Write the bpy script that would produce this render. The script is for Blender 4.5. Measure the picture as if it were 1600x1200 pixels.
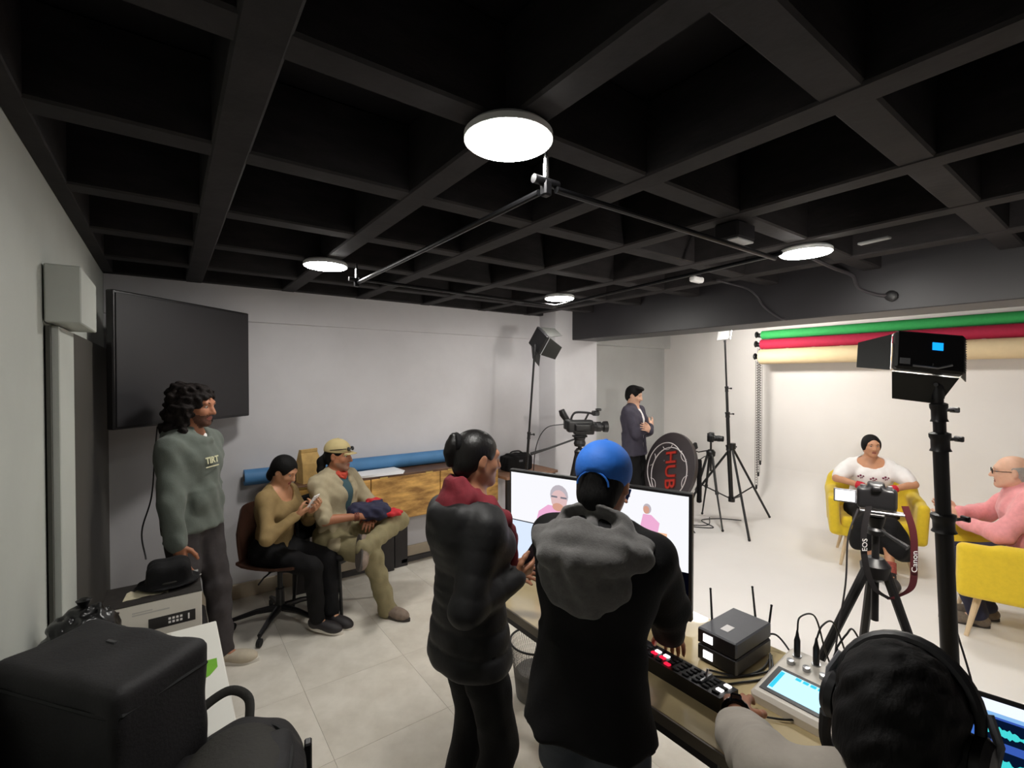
import bpy, math, random
import numpy as np
from mathutils import Vector, Matrix

random.seed(7); np.random.seed(7)
for _o in list(bpy.data.objects): bpy.data.objects.remove(_o)
SC = bpy.context.scene
COL = SC.collection
PI = math.pi

# ------------------------------------------------------------------ camera, world, exposure
HEAD = math.radians(36.2)
_cd = bpy.data.cameras.new('camera'); _cam = bpy.data.objects.new('camera', _cd); COL.objects.link(_cam)
_cd.sensor_fit = 'HORIZONTAL'; _cd.sensor_width = 36.0; _cd.lens = 36.0 * 736 / 1600
_cd.clip_start = 0.02
_cam.location = (0, 0, 1.8); _cam.rotation_euler = (math.radians(90 - 0.8), 0, -HEAD)
SC.camera = _cam
_w = bpy.data.worlds.new('world'); SC.world = _w; _w.use_nodes = True
_w.node_tree.nodes['Background'].inputs[0].default_value = (0.02, 0.02, 0.022, 1)
_w.node_tree.nodes['Background'].inputs[1].default_value = 0.3
SC.view_settings.view_transform = 'Standard'; SC.view_settings.look = 'None'
SC.view_settings.gamma = 1.0; SC.view_settings.use_curve_mapping = False
SC.view_settings.exposure = 0.0
LAMP = 100.0        # radiance of the round ceiling lights
PANEL = 580.0      # radiance of the video light panels
SC.cycles.max_bounces = 8; SC.cycles.diffuse_bounces = 5
SC.cycles.sample_clamp_indirect = 4.0
SC.cycles.use_denoising = True

# ------------------------------------------------------------------ materials
def lin(c):
    out = []
    for v in c[:3]:
        v = v / 255.0
        out.append(v / 12.92 if v <= 0.04045 else ((v + 0.055) / 1.055) ** 2.4)
    return (*out, 1)
_M = {}
def mat(name, col, rough=0.6, metal=0.0, var=0.0, scale=12.0, bump=0.0, bscale=60.0, emit=0.0, spec=0.5,
        col2=None, aniso=None, sheen=0.0, coat=0.0):
    if name in _M: return _M[name]
    m = bpy.data.materials.new(name); m.use_nodes = True
    nt = m.node_tree; b = nt.nodes['Principled BSDF']
    b.inputs['Roughness'].default_value = rough; b.inputs['Metallic'].default_value = metal
    b.inputs['Specular IOR Level'].default_value = spec
    if sheen: b.inputs['Sheen Weight'].default_value = sheen
    if coat: b.inputs['Coat Weight'].default_value = coat
    c = lin(col); b.inputs['Base Color'].default_value = c
    if emit:
        b.inputs['Emission Color'].default_value = c; b.inputs['Emission Strength'].default_value = emit
    if var or bump or col2:
        tc = nt.nodes.new('ShaderNodeTexCoord')
        mp = nt.nodes.new('ShaderNodeMapping'); nt.links.new(tc.outputs['Object'], mp.inputs[0])
        if aniso: mp.inputs['Scale'].default_value = aniso
    if var or col2:
        n = nt.nodes.new('ShaderNodeTexNoise'); n.inputs['Scale'].default_value = scale
        n.inputs['Detail'].default_value = 5; n.inputs['Roughness'].default_value = 0.6
        nt.links.new(mp.outputs[0], n.inputs['Vector'])
        r = nt.nodes.new('ShaderNodeValToRGB')
        c2 = lin(col2) if col2 else c
        lo = tuple(max(0, v * (1 - var)) for v in c[:3]) + (1,)
        hi = tuple(min(1, v * (1 + var)) for v in c2[:3]) + (1,)
        r.color_ramp.elements[0].position = 0.35; r.color_ramp.elements[0].color = lo
        r.color_ramp.elements[1].position = 0.65; r.color_ramp.elements[1].color = hi
        nt.links.new(n.outputs[0], r.inputs[0]); nt.links.new(r.outputs[0], b.inputs['Base Color'])
    if bump:
        n2 = nt.nodes.new('ShaderNodeTexNoise'); n2.inputs['Scale'].default_value = bscale
        n2.inputs['Detail'].default_value = 4
        nt.links.new(mp.outputs[0], n2.inputs['Vector'])
        bp = nt.nodes.new('ShaderNodeBump'); bp.inputs['Strength'].default_value = bump
        bp.inputs['Distance'].default_value = 0.01
        nt.links.new(n2.outputs[0], bp.inputs['Height']); nt.links.new(bp.outputs[0], b.inputs['Normal'])
    _M[name] = m
    return m
def emat(name, col, strength):
    if name in _M: return _M[name]
    m = bpy.data.materials.new(name); m.use_nodes = True; nt = m.node_tree
    nt.nodes.remove(nt.nodes['Principled BSDF'])
    e = nt.nodes.new('ShaderNodeEmission'); e.inputs[0].default_value = lin(col); e.inputs[1].default_value = strength
    nt.links.new(e.outputs[0], nt.nodes['Material Output'].inputs[0])
    _M[name] = m
    return m

# ------------------------------------------------------------------ mesh helpers
def V(*a): return np.array(a, float)
def nrm(v): v = np.asarray(v, float); return v / max(1e-9, np.linalg.norm(v))
def basis(z, hint=(0, 0, 1)):
    """3x3 with columns x,y,z whose z axis is the given direction"""
    z = nrm(z); h = np.asarray(hint, float)
    if abs(z @ nrm(h)) > 0.98: h = np.array([1.0, 0, 0]) if abs(z[0]) < 0.9 else np.array([0, 1.0, 0])
    x = nrm(np.cross(h, z)); y = np.cross(z, x)
    return np.column_stack([x, y, z])
def rot(ax, deg):
    a = math.radians(deg); c, s = math.cos(a), math.sin(a)
    return {'x': np.array([[1, 0, 0], [0, c, -s], [0, s, c]]),
            'y': np.array([[c, 0, s], [0, 1, 0], [-s, 0, c]]),
            'z': np.array([[c, -s, 0], [s, c, 0], [0, 0, 1]])}[ax].astype(float)
def hd(deg):
    """frame of a heading: columns right, forward, up (heading 0 = +Y, 90 = +X)"""
    a = math.radians(deg)
    return np.array([[math.cos(a), math.sin(a), 0], [-math.sin(a), math.cos(a), 0], [0, 0, 1.0]])
I3 = np.eye(3)

class MB:
    def __init__(s): s.v = []; s.f = []; s.mi = []; s.sm = []; s.m = 0
    def add(s, vs, fs, R=None, o=None, smooth=False):
        b = len(s.v); vs = np.asarray(vs, float)
        if R is not None: vs = vs @ np.asarray(R).T
        if o is not None: vs = vs + np.asarray(o, float)
        s.v.extend(vs.tolist())
        for f in fs:
            s.f.append([b + i for i in f]); s.mi.append(s.m); s.sm.append(smooth)
        return s
    def box(s, c, size, R=None, bev=0.0):
        hx, hy, hz = [v / 2 for v in size]
        b = min(bev, hx * .95, hy * .95, hz * .95)
        if b <= 0:
            vs = [(x * hx, y * hy, z * hz) for x in (-1, 1) for y in (-1, 1) for z in (-1, 1)]
            fs = [(0, 1, 3, 2), (4, 6, 7, 5), (0, 4, 5, 1), (2, 3, 7, 6), (0, 2, 6, 4), (1, 5, 7, 3)]
            return s.add(vs, fs, R, c)
        vs = []; ix = {}
        for x in (-1, 1):
            for y in (-1, 1):
                for z in (-1, 1):
                    for a in range(3):
                        p = [x * (hx - b), y * (hy - b), z * (hz - b)]
                        p[a] += (x, y, z)[a] * b
                        ix[(x, y, z, a)] = len(vs); vs.append(p)
        fs = []
        def face(keys):
            ids = [ix[k] for k in keys]
            P = np.array([vs[i] for i in ids]); n = np.cross(P[1] - P[0], P[2] - P[0])
            if n @ P.mean(0) < 0: ids = ids[::-1]
            fs.append(ids)
        for a in range(3):
            o1, o2 = [(1, 2), (0, 2), (0, 1)][a]
            for sg in (-1, 1):
                ks = []
                for u, w in ((-1, -1), (1, -1), (1, 1), (-1, 1)):
                    k = [0, 0, 0]; k[a] = sg; k[o1] = u; k[o2] = w; ks.append((*k, a))
                face(ks)
            for u in (-1, 1):
                for w in (-1, 1):
                    k0 = [0, 0, 0]; k0[o1] = u; k0[o2] = w
                    ka = list(k0); ka[a] = -1; kb = list(k0); kb[a] = 1
                    face([(*ka, o1), (*kb, o1), (*kb, o2), (*ka, o2)])
        for x in (-1, 1):
            for y in (-1, 1):
                for z in (-1, 1):
                    face([(x, y, z, 0), (x, y, z, 1), (x, y, z, 2)])
        return s.add(vs, fs, R, c)
    def tube(s, pts, r, n=10, caps=True, closed=False, flat=None):
        pts = [np.asarray(p, float) for p in pts]
        m = len(pts)
        rs = [r] * m if np.isscalar(r) else list(r)
        vs = []; up = None
        for i in range(m):
            if closed: t = pts[(i + 1) % m] - pts[i - 1]
            else: t = pts[min(i + 1, m - 1)] - pts[max(i - 1, 0)]
            B = basis(t, up if up is not None else (0, 0, 1) if abs(nrm(t)[2]) < .9 else (1, 0, 0))
            x, y = B[:, 0], B[:, 1]; up = y
            for k in range(n):
                a = 2 * PI * k / n
                fx, fy = flat if flat else (1, 1)
                vs.append(pts[i] + rs[i] * (fx * math.cos(a) * x + fy * math.sin(a) * y))
        fs = []
        for i in range(m if closed else m - 1):
            j = (i + 1) % m
            for k in range(n):
                l = (k + 1) % n
                fs.append((i * n + k, i * n + l, j * n + l, j * n + k))
        s.add(vs, fs, smooth=True)
        if caps and not closed:
            s.add(vs[:n], [tuple(range(n))[::-1]]); s.add(vs[-n:], [tuple(range(n))])
        return s
    def cyl(s, a, b, r, r2=None, n=16): return s.tube([a, b], [r, r if r2 is None else r2], n)
    def lathe(s, prof, o=(0, 0, 0), R=None, n=24, sx=1, sy=1):
        vs = []; fs = []
        for (r, z) in prof:
            for k in range(n):
                a = 2 * PI * k / n; vs.append((r * math.cos(a) * sx, r * math.sin(a) * sy, z))
        for i in range(len(prof) - 1):
            for k in range(n):
                l = (k + 1) % n; fs.append((i * n + k, i * n + l, (i + 1) * n + l, (i + 1) * n + k))
        s.add(vs, fs, R, o, smooth=True)
        if prof[0][0] > 1e-5: s.add(vs[:n], [tuple(range(n))[::-1]], R, o)
        if prof[-1][0] > 1e-5: s.add(vs[-n:], [tuple(range(n))], R, o)
        return s
    def prism(s, poly, th, o=(0, 0, 0), R=None):
        """extrude a 2D outline (local xy) by th along local z"""
        n = len(poly)
        ar = sum(poly[i][0] * poly[(i + 1) % n][1] - poly[(i + 1) % n][0] * poly[i][1] for i in range(n))
        if ar < 0: poly = poly[::-1]
        vs = [(x, y, 0) for x, y in poly] + [(x, y, th) for x, y in poly]
        fs = [tuple(range(n))[::-1], tuple(range(n, 2 * n))]
        for i in range(n):
            j = (i + 1) % n; fs.append((i, j, n + j, n + i))
        return s.add(vs, fs, R, o)
    def grid(s, P, closeu=False, smooth=True, flip=False):
        P = np.asarray(P, float); a, b = P.shape[:2]
        fs = []
        for i in range(a if closeu else a - 1):
            for j in range(b - 1):
                q = (i * b + j, ((i + 1) % a) * b + j, ((i + 1) % a) * b + j + 1, i * b + j + 1)
                fs.append(q[::-1] if flip else q)
        return s.add(P.reshape(-1, 3), fs, smooth=smooth)
    def ball(s, c, r, R=None, n=12):
        r = (r, r, r) if np.isscalar(r) else r
        vs = [(0, 0, -r[2])]; m = n // 2
        for i in range(1, m):
            a = -PI / 2 + PI * i / m
            for k in range(n):
                t = 2 * PI * k / n; vs.append((r[0] * math.cos(a) * math.cos(t), r[1] * math.cos(a) * math.sin(t), r[2] * math.sin(a)))
        vs.append((0, 0, r[2])); L = len(vs) - 1; fs = []
        for k in range(n):
            l = (k + 1) % n
            fs.append((0, 1 + l, 1 + k)); fs.append((L, L - n + k, L - n + l))
            for i in range(m - 2): fs.append((1 + i * n + k, 1 + i * n + l, 1 + (i + 1) * n + l, 1 + (i + 1) * n + k))
        return s.add(vs, fs, R, c, smooth=True)
    def xf(s, R=None, o=None):
        v = np.array(s.v)
        if R is not None: v = v @ np.asarray(R).T
        if o is not None: v = v + np.asarray(o)
        s.v = v.tolist(); return s

def link(name, me, parent=None, loc=None):
    o = bpy.data.objects.new(name, me); COL.objects.link(o)
    if parent is not None: o.parent = parent
    if loc is not None: o.location = loc
    return o
def obj(name, mb, mats, parent=None, loc=None, origin=None, angle=35):
    me = bpy.data.meshes.new(name)
    v = np.array(mb.v, float)
    if origin is not None: v = v - np.asarray(origin)
    me.from_pydata(v.tolist(), [], mb.f)
    for m in (mats if isinstance(mats, (list, tuple)) else [mats]): me.materials.append(m)
    me.polygons.foreach_set('material_index', mb.mi)
    me.polygons.foreach_set('use_smooth', [True] * len(mb.f))
    me.set_sharp_from_angle(angle=math.radians(angle))
    me.update()
    return link(name, me, parent, origin if (origin is not None and parent is None and loc is None) else loc)
def tag(o, label, cat, group=None, kind=None):
    o['label'] = label; o['category'] = cat
    if group: o['group'] = group
    if kind: o['kind'] = kind
    return o
def thing(name, label, cat, loc=(0, 0, 0), rz=0, group=None):
    o = bpy.data.objects.new(name, None); COL.objects.link(o); o.empty_display_size = 0.1
    o.location = loc; o.rotation_euler = (0, 0, rz)
    return tag(o, label, cat, group)
def struct(name, mb, m, label=None):
    o = obj(name, mb, m); o['kind'] = 'structure'
    if label: o['label'] = label
    return o
def text_mb(txt, size, th=0.001, R=None, o=(0, 0, 0), spacing=1.0, align='CENTER', bold=0.0):
    cu = bpy.data.curves.new('t', 'FONT'); cu.body = txt; cu.size = size; cu.extrude = th / 2
    cu.align_x = align; cu.align_y = 'CENTER'; cu.space_character = spacing; cu.resolution_u = 3
    cu.offset = bold
    ob = bpy.data.objects.new('t', cu); COL.objects.link(ob)
    dg = bpy.context.evaluated_depsgraph_get()
    me = ob.evaluated_get(dg).to_mesh()
    vs = [tuple(v.co) for v in me.vertices]; fs = [tuple(p.vertices) for p in me.polygons]
    ob.evaluated_get(dg).to_mesh_clear()
    bpy.data.objects.remove(ob); bpy.data.curves.remove(cu)
    return MB().add(vs, fs, R, o)

# ------------------------------------------------------------------ sculpting with distance fields
class Sculpt:
    def __init__(s, res): s.res = res; s.p = []; s.noise = None
    def _add(s, lo, hi, fn, k, op): s.p.append((np.asarray(lo, float), np.asarray(hi, float), fn, k, op)); return s
    def cone(s, a, b, r1, r2=None, k=0.02, op='+', rib=None):
        a = np.asarray(a, float); b = np.asarray(b, float); r2 = r1 if r2 is None else r2
        ab = b - a; L2 = max(1e-9, ab @ ab); L = math.sqrt(L2); m = max(r1, r2)
        def fn(x, y, z):
            dx, dy, dz = x - a[0], y - a[1], z - a[2]
            t = np.clip((dx * ab[0] + dy * ab[1] + dz * ab[2]) / L2, 0, 1)
            d = np.sqrt((dx - t * ab[0]) ** 2 + (dy - t * ab[1]) ** 2 + (dz - t * ab[2]) ** 2) - (r1 + t * (r2 - r1))
            if rib: d = d + rib[1] * (1 - np.abs(np.sin(PI * t * L / rib[0]))) ** 2
            return d
        return s._add(np.minimum(a, b) - m, np.maximum(a, b) + m, fn, k, op)
    def chain(s, pts, rs, k=0.02, op='+'):
        for i in range(len(pts) - 1): s.cone(pts[i], pts[i + 1], rs[i], rs[i + 1], k, op)
        return s
    def econe(s, a, b, u, ra, rb, k=0.03, op='+', rib=None, cap=None):
        a = np.asarray(a, float); b = np.asarray(b, float)
        w = b - a; L = np.linalg.norm(w); w = w / L
        u = nrm(np.asarray(u, float) - (np.asarray(u) @ w) * w); v = np.cross(w, u)
        m = max(*ra, *rb)
        def fn(x, y, z):
            dx, dy, dz = x - a[0], y - a[1], z - a[2]
            h = dx * w[0] + dy * w[1] + dz * w[2]
            t = np.clip(h / L, 0, 1); ex = h - t * L
            lu = dx * u[0] + dy * u[1] + dz * u[2]; lv = dx * v[0] + dy * v[1] + dz * v[2]
            ru = ra[0] + t * (rb[0] - ra[0]); rv = ra[1] + t * (rb[1] - ra[1]); rw = cap or np.minimum(ru, rv)
            A, B, C_ = lu / ru, lv / rv, ex / rw
            k0 = np.sqrt(A * A + B * B + C_ * C_) + 1e-6
            k1 = np.sqrt((A / ru) ** 2 + (B / rv) ** 2 + (C_ / rw) ** 2) + 1e-6
            d = k0 * (k0 - 1) / k1
            if rib: d = d + rib[1] * (1 - np.abs(np.sin(PI * h / rib[0]))) ** 2
            return d
        return s._add(np.minimum(a, b) - m, np.maximum(a, b) + m, fn, k, op)
    def ell(s, c, r, R=None, k=0.02, op='+'):
        c = np.asarray(c, float); R = I3 if R is None else np.asarray(R); m = max(r)
        ext = np.sqrt(((R * np.asarray(r)) ** 2).sum(1))
        def fn(x, y, z):
            dx, dy, dz = x - c[0], y - c[1], z - c[2]
            q = [(dx * R[0, i] + dy * R[1, i] + dz * R[2, i]) for i in range(3)]
            k0 = np.sqrt(sum((q[i] / r[i]) ** 2 for i in range(3))) + 1e-6
            k1 = np.sqrt(sum((q[i] / r[i] ** 2) ** 2 for i in range(3))) + 1e-6
            return k0 * (k0 - 1) / k1
        return s._add(c - ext, c + ext, fn, k, op)
    def box(s, c, half, r=0.01, R=None, k=0.015, op='+'):
        c = np.asarray(c, float); R = I3 if R is None else np.asarray(R)
        ext = (np.abs(R) * np.asarray(half)).sum(1)
        h = np.asarray(half) - r
        def fn(x, y, z):
            dx, dy, dz = x - c[0], y - c[1], z - c[2]
            q = [np.abs(dx * R[0, i] + dy * R[1, i] + dz * R[2, i]) - h[i] for i in range(3)]
            o_ = np.sqrt(sum(np.maximum(t, 0) ** 2 for t in q))
            return o_ + np.minimum(np.maximum(np.maximum(q[0], q[1]), q[2]), 0) - r
        return s._add(c - ext, c + ext, fn, k, op)
    def folds(s, amp, wl=0.12, seed=0, n=7, stretch=(1, 1, 1)): s.noise = (amp, wl, seed, n, stretch); return s
    def mesh(s):
        res = s.res; pad = 3 * res
        pos = [q for q in s.p if q[4] == '+']
        lo = np.min([q[0] for q in pos], 0) - pad - .01; hi = np.max([q[1] for q in pos], 0) + pad + .01
        n = np.ceil((hi - lo) / res).astype(int) + 1
        ax = [(lo[i] + res * np.arange(n[i])).astype(np.float32) for i in range(3)]
        F = np.full(n, 0.2, np.float32)
        for (a, b, fn, k, op) in s.p:
            m = k + 3 * res
            i0 = np.maximum(0, np.floor((a - m - lo) / res).astype(int)); i1 = np.minimum(n, np.ceil((b + m - lo) / res).astype(int) + 1)
            if np.any(i1 <= i0): continue
            sl = tuple(slice(i0[j], i1[j]) for j in range(3))
            x = ax[0][sl[0]][:, None, None]; y = ax[1][sl[1]][None, :, None]; z = ax[2][sl[2]][None, None, :]
            d = fn(x, y, z).astype(np.float32); f = F[sl]; k = max(k, 1e-4)
            if op == '+':
                h = np.clip(.5 + .5 * (d - f) / k, 0, 1)
                F[sl] = d + (f - d) * h - k * h * (1 - h)
            elif op == '-':
                d = -d; h = np.clip(.5 - .5 * (d - f) / k, 0, 1)
                F[sl] = d + (f - d) * h + k * h * (1 - h)
            elif op == '&':
                h = np.clip(.5 - .5 * (d - f) / k, 0, 1)
                F[sl] = d + (f - d) * h + k * h * (1 - h)
        if s.noise:
            amp, wl, seed, nn, st = s.noise; rg = np.random.RandomState(seed)
            X, Y, Z = ax[0][:, None, None], ax[1][None, :, None], ax[2][None, None, :]
            for q in range(nn):
                d = rg.normal(size=3); d /= np.linalg.norm(d); d = d * np.asarray(st)
                fr = 2 * PI / (wl * rg.uniform(.6, 1.6)); ph = rg.uniform(0, 6.28)
                F += (amp / math.sqrt(nn) * np.sin(fr * (d[0] * X + d[1] * Y + d[2] * Z) + ph)).astype(np.float32)
        return s._nets(F, lo, res)
    @staticmethod
    def _nets(F, lo, res):
        S = F < 0
        c = np.zeros(np.array(F.shape) - 1, np.int8)
        for i in (0, 1):
            for j in (0, 1):
                for k in (0, 1):
                    c += S[i:F.shape[0] - 1 + i, j:F.shape[1] - 1 + j, k:F.shape[2] - 1 + k]
        I, J, K = np.nonzero((c > 0) & (c < 8))
        idx = np.full(c.shape, -1, np.int32); idx[I, J, K] = np.arange(len(I))
        cv = {(i, j, k): F[I + i, J + j, K + k] for i in (0, 1) for j in (0, 1) for k in (0, 1)}
        acc = np.zeros((len(I), 3)); cnt = np.zeros(len(I))
        for a in range(3):
            o1, o2 = [(1, 2), (0, 2), (0, 1)][a]
            for u in (0, 1):
                for w in (0, 1):
                    k0 = [0, 0, 0]; k0[o1] = u; k0[o2] = w; k1 = list(k0); k1[a] = 1
                    va, vb = cv[tuple(k0)], cv[tuple(k1)]
                    m = (va < 0) != (vb < 0)
                    t = np.where(m, va / np.where(m, va - vb, 1), 0)
                    p = np.tile(np.array(k0, float), (len(I), 1)); p[:, a] = t
                    acc += p * m[:, None]; cnt += m
        vs = (acc / cnt[:, None] + np.stack([I, J, K], 1)) * res + lo
        quads = []
        for a in range(3):
            o1, o2 = [(1, 2), (2, 0), (0, 1)][a]
            sl0 = [slice(None)] * 3; sl1 = [slice(None)] * 3
            sl0[a] = slice(0, -1); sl1[a] = slice(1, None)
            s0, s1 = S[tuple(sl0)], S[tuple(sl1)]
            E = np.nonzero(s0 != s1); E = np.stack(E, 1)
            ok = (E[:, o1] > 0) & (E[:, o2] > 0) & (E[:, o1] < F.shape[o1] - 1) & (E[:, o2] < F.shape[o2] - 1); E = E[ok]
            ins = s0[E[:, 0], E[:, 1], E[:, 2]]
            def cell(d1, d2):
                q = E.copy(); q[:, o1] += d1; q[:, o2] += d2
                return idx[q[:, 0], q[:, 1], q[:, 2]]
            Q = np.stack([cell(-1, -1), cell(0, -1), cell(0, 0), cell(-1, 0)], 1)
            Q[~ins] = Q[~ins][:, ::-1]
            quads.append(Q)
        return vs, np.concatenate(quads)
def sobj(name, sc, mats, parent=None, origin=None, masks=None, loc=None, R=None, smooth=0):
    """turn a Sculpt into an object; masks = [(fn(centres)->bool, slot), ...]"""
    vs, q = sc.mesh()
    for _ in range(smooth):
        acc = np.zeros_like(vs); n = np.zeros(len(vs))
        for a, b in ((0, 1), (1, 2), (2, 3), (3, 0)):
            np.add.at(acc, q[:, a], vs[q[:, b]]); np.add.at(acc, q[:, b], vs[q[:, a]])
            np.add.at(n, q[:, a], 1); np.add.at(n, q[:, b], 1)
        vs = .5 * vs + .5 * acc / n[:, None]
    cen = vs[q].mean(1) if masks else None
    if origin is not None: vs = vs - np.asarray(origin)
    if R is not None: vs = vs @ np.asarray(R).T
    me = bpy.data.meshes.new(name)
    me.vertices.add(len(vs)); me.vertices.foreach_set('co', vs.astype(np.float32).ravel())
    me.loops.add(q.size); me.loops.foreach_set('vertex_index', q.astype(np.int32).ravel())
    me.polygons.add(len(q)); me.polygons.foreach_set('loop_start', np.arange(0, q.size, 4, dtype=np.int32))
    me.polygons.foreach_set('loop_total', np.full(len(q), 4, np.int32))
    for m in (mats if isinstance(mats, (list, tuple)) else [mats]): me.materials.append(m)
    if masks:
        mi = np.zeros(len(q), np.int32)
        for fn, slot in masks: mi[fn(cen)] = slot
        me.polygons.foreach_set('material_index', mi)
    me.polygons.foreach_set('use_smooth', np.ones(len(q), bool))
    me.update(calc_edges=True); me.validate()
    return link(name, me, parent, loc if loc is not None else (origin if parent is None else None))
# ------------------------------------------------------------------ the setting
XL, XR, YB, YF, YB2 = -0.36, 6.8, 4.40, -2.2, 4.92
ZR, ZS = 2.53, 2.80          # underside of the ribs, underside of the slab
m_wall = mat('wall_paint', (206, 204, 207), .75, var=.03, scale=3, bump=.04, bscale=90)
m_wall_l = mat('wall_paint_left', (190, 193, 186), .6, var=.03, scale=3, bump=.04, bscale=90)
m_white = mat('cyclorama_white', (238, 234, 231), .55, var=.015, scale=2)
m_grey = mat('wall_grey', (196, 197, 196), .75, var=.03, scale=3)
m_black = mat('ceiling_black', (17, 14, 17), .75, var=.2, scale=5, bump=.06, bscale=40, spec=.3)
m_rib = mat('ceiling_rib_black', (32, 29, 30), .7, var=.35, scale=7, bump=.12, bscale=30, aniso=(1, 1, 3), spec=.3)
m_tile = mat('floor_tile_cream', (218, 211, 198), .38, var=.06, scale=5, col2=(224, 218, 207))
m_grout = mat('floor_grout', (214, 207, 194), .8)
m_base = mat('baseboard_tile', (196, 182, 160), .4, var=.06, scale=5)

mb = MB(); mb.box(((XL + 2.6) / 2, (YF + YB2) / 2, -.06), (2.6 - XL, YB2 - YF, .11)); floor = struct('floor', mb, m_grout)
_tm = {}
TS = 0.6; tx = 0.62 - 2 * TS
ys = [3.46 - TS * i for i in range(-2, 11)]
x = tx
while x < 2.6:
    for y in ys:
        x0, x1 = max(x, XL), min(x + TS, 2.6); y0, y1 = max(y, YF), min(y + TS, YB if x0 < 3 else YB2)
        if x1 - x0 < .03 or y1 - y0 < .03: continue
        key = (round(x1 - x0, 3), round(y1 - y0, 3))
        if key not in _tm:
            t = MB(); t.box((0, 0, 0), (key[0] - .0012, key[1] - .0012, .01), bev=.0004)
            o = obj('tile', t, m_tile, floor, ((x0 + x1) / 2, (y0 + y1) / 2, -.005)); _tm[key] = o.data
        else: link('tile', _tm[key], floor, ((x0 + x1) / 2, (y0 + y1) / 2, -.005))
    x += TS
# white painted sweep: floor, cove and right hand wall in one skin with real thickness
mb = MB(); mb.box(((2.6 + 6.25) / 2, (YF + YB2) / 2, -.06), (6.25 - 2.6, YB2 - YF, .12)); obj('white_floor', mb, m_white, floor)
prof = [(6.25 + .55 * math.sin(a), .55 - .55 * math.cos(a)) for a in np.linspace(0, PI / 2, 14)] + [(XR, -.12), (6.25, -.12)]
mb = MB(); mb.prism(prof, YB2 - YF, (0, YB2, 0), np.column_stack([[1, 0, 0], [0, 0, 1], [0, -1, 0]]))
struct('trim_5', mb, m_white, 'curved white cove where the white floor rises into the right wall')
mb = MB(); mb.box((XR + .1, (YF + YB2) / 2, ZS / 2), (.2, YB2 - YF + .4, ZS)); struct('wall_right', mb, m_white)
mb = MB(); mb.box(((XL + 3.62) / 2, YB + .26, ZS / 2), (3.62 - XL + .02, .52, ZS)); struct('wall_back', mb, m_wall)
mb = MB(); mb.box(((3.62 + XR) / 2, YB2 + .1, ZS / 2), (XR - 3.62 + .3, .2, ZS)); struct('wall_recess', mb, m_grey)
bpy.data.objects['wall_recess'].name = 'wall_back_right'
mb = MB(); mb.box((XL - .1, (YF + YB2) / 2, ZS / 2), (.2, YB2 - YF + .4, ZS)); struct('wall_left', mb, m_wall_l)
mb = MB(); mb.box(((XL + XR) / 2, YF - .1, ZS / 2), (XR - XL + .5, .2, ZS)); struct('wall_front', mb, m_wall)
mb = MB(); mb.box(((XL + 3.62) / 2, YB - .008, (2.255 + ZS) / 2), (3.62 - XL, .03, ZS - 2.255), bev=.004); struct('trim_1', mb, m_wall, 'shallow step along the top of the back wall')
mb = MB(); mb.box(((3.625 + 4.31) / 2, (4.10 + YB2) / 2, ZS / 2), (4.31 - 3.625, YB2 - 4.10, ZS), bev=.006); struct('trim_2', mb, m_wall, 'square column in the back wall')
mb = MB(); mb.box(((4.31 + XR) / 2, 4.86, (2.28 + ZS) / 2), (XR - 4.31, .12, ZS - 2.28), bev=.004); struct('trim_3', mb, m_grey, 'lintel over the recess in the back wall')
m_beam = mat('beam_black', (32, 30, 33), .45, var=.15, scale=3, bump=.05, bscale=12)
mb = MB(); mb.box(((3.885 + 4.31) / 2, (YF + 4.10) / 2, (2.243 + ZS) / 2), (.425, 4.10 - YF, ZS - 2.243), bev=.006); struct('trim_4', mb, m_beam, 'deep black ceiling beam in front of the white set')
mb = MB(); mb.box(((XL + 3.62) / 2, YB - .012, .06), (3.62 - XL, .022, .12), bev=.003); struct('baseboard_back', mb, m_base)
mb = MB(); mb.box((XL + .011, (YF + YB) / 2, .06), (.022, YB - YF, .12), bev=.003); struct('baseboard_left', mb, m_base)
mb = MB(); mb.box(((XL + XR) / 2, (YF + YB2) / 2, ZS + .06), (XR - XL + .5, YB2 - YF + .5, .12)); ceil = struct('ceiling', mb, m_black)
for xx in (.172, .835, 1.46, 2.11, 2.79, 3.42):          # ribs running away from the window side
    mb = MB(); mb.box((0, 0, 0), (.108, YB - YF, ZS - ZR), bev=.008); obj('rib', mb, m_rib, ceil, (xx, (YF + YB) / 2, (ZR + ZS) / 2))
for i, yy in enumerate((-1.45, -.8, -.17, .49, 1.15, 1.81, 2.49, 3.14, 3.8)):
    mb = MB(); mb.box((0, 0, 0), (3.885 - XL, .108, ZS - ZR - .004), bev=.008); obj('cross_rib', mb, m_rib, ceil, ((XL + 3.885) / 2, yy, (ZR + ZS) / 2 + .002))

mb = MB(); mb.box((XL + .03, (YF + YB) / 2, (ZR + ZS) / 2 + .003), (.06, YB - YF, ZS - ZR), bev=.004); obj('edge_rib', mb, m_rib, ceil)
mb = MB(); mb.box(((XL + 3.62) / 2, YB - .055, (ZR + ZS) / 2 + .003), (3.62 - XL, .07, ZS - ZR), bev=.004); obj('edge_rib', mb, m_rib, ceil)
mb = MB(); mb.box((XL + .012, 3.545, 1.0), (.022, 1.62, 2.0), bev=.004); struct('added_panel_1', mb, mat('added_panel_dark', (70, 67, 61), .6, var=.06, scale=3), 'added dark panel filling the dark area of the left wall by the corner')  # dark sheet added to darken the corner; it also cuts bounce light
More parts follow.
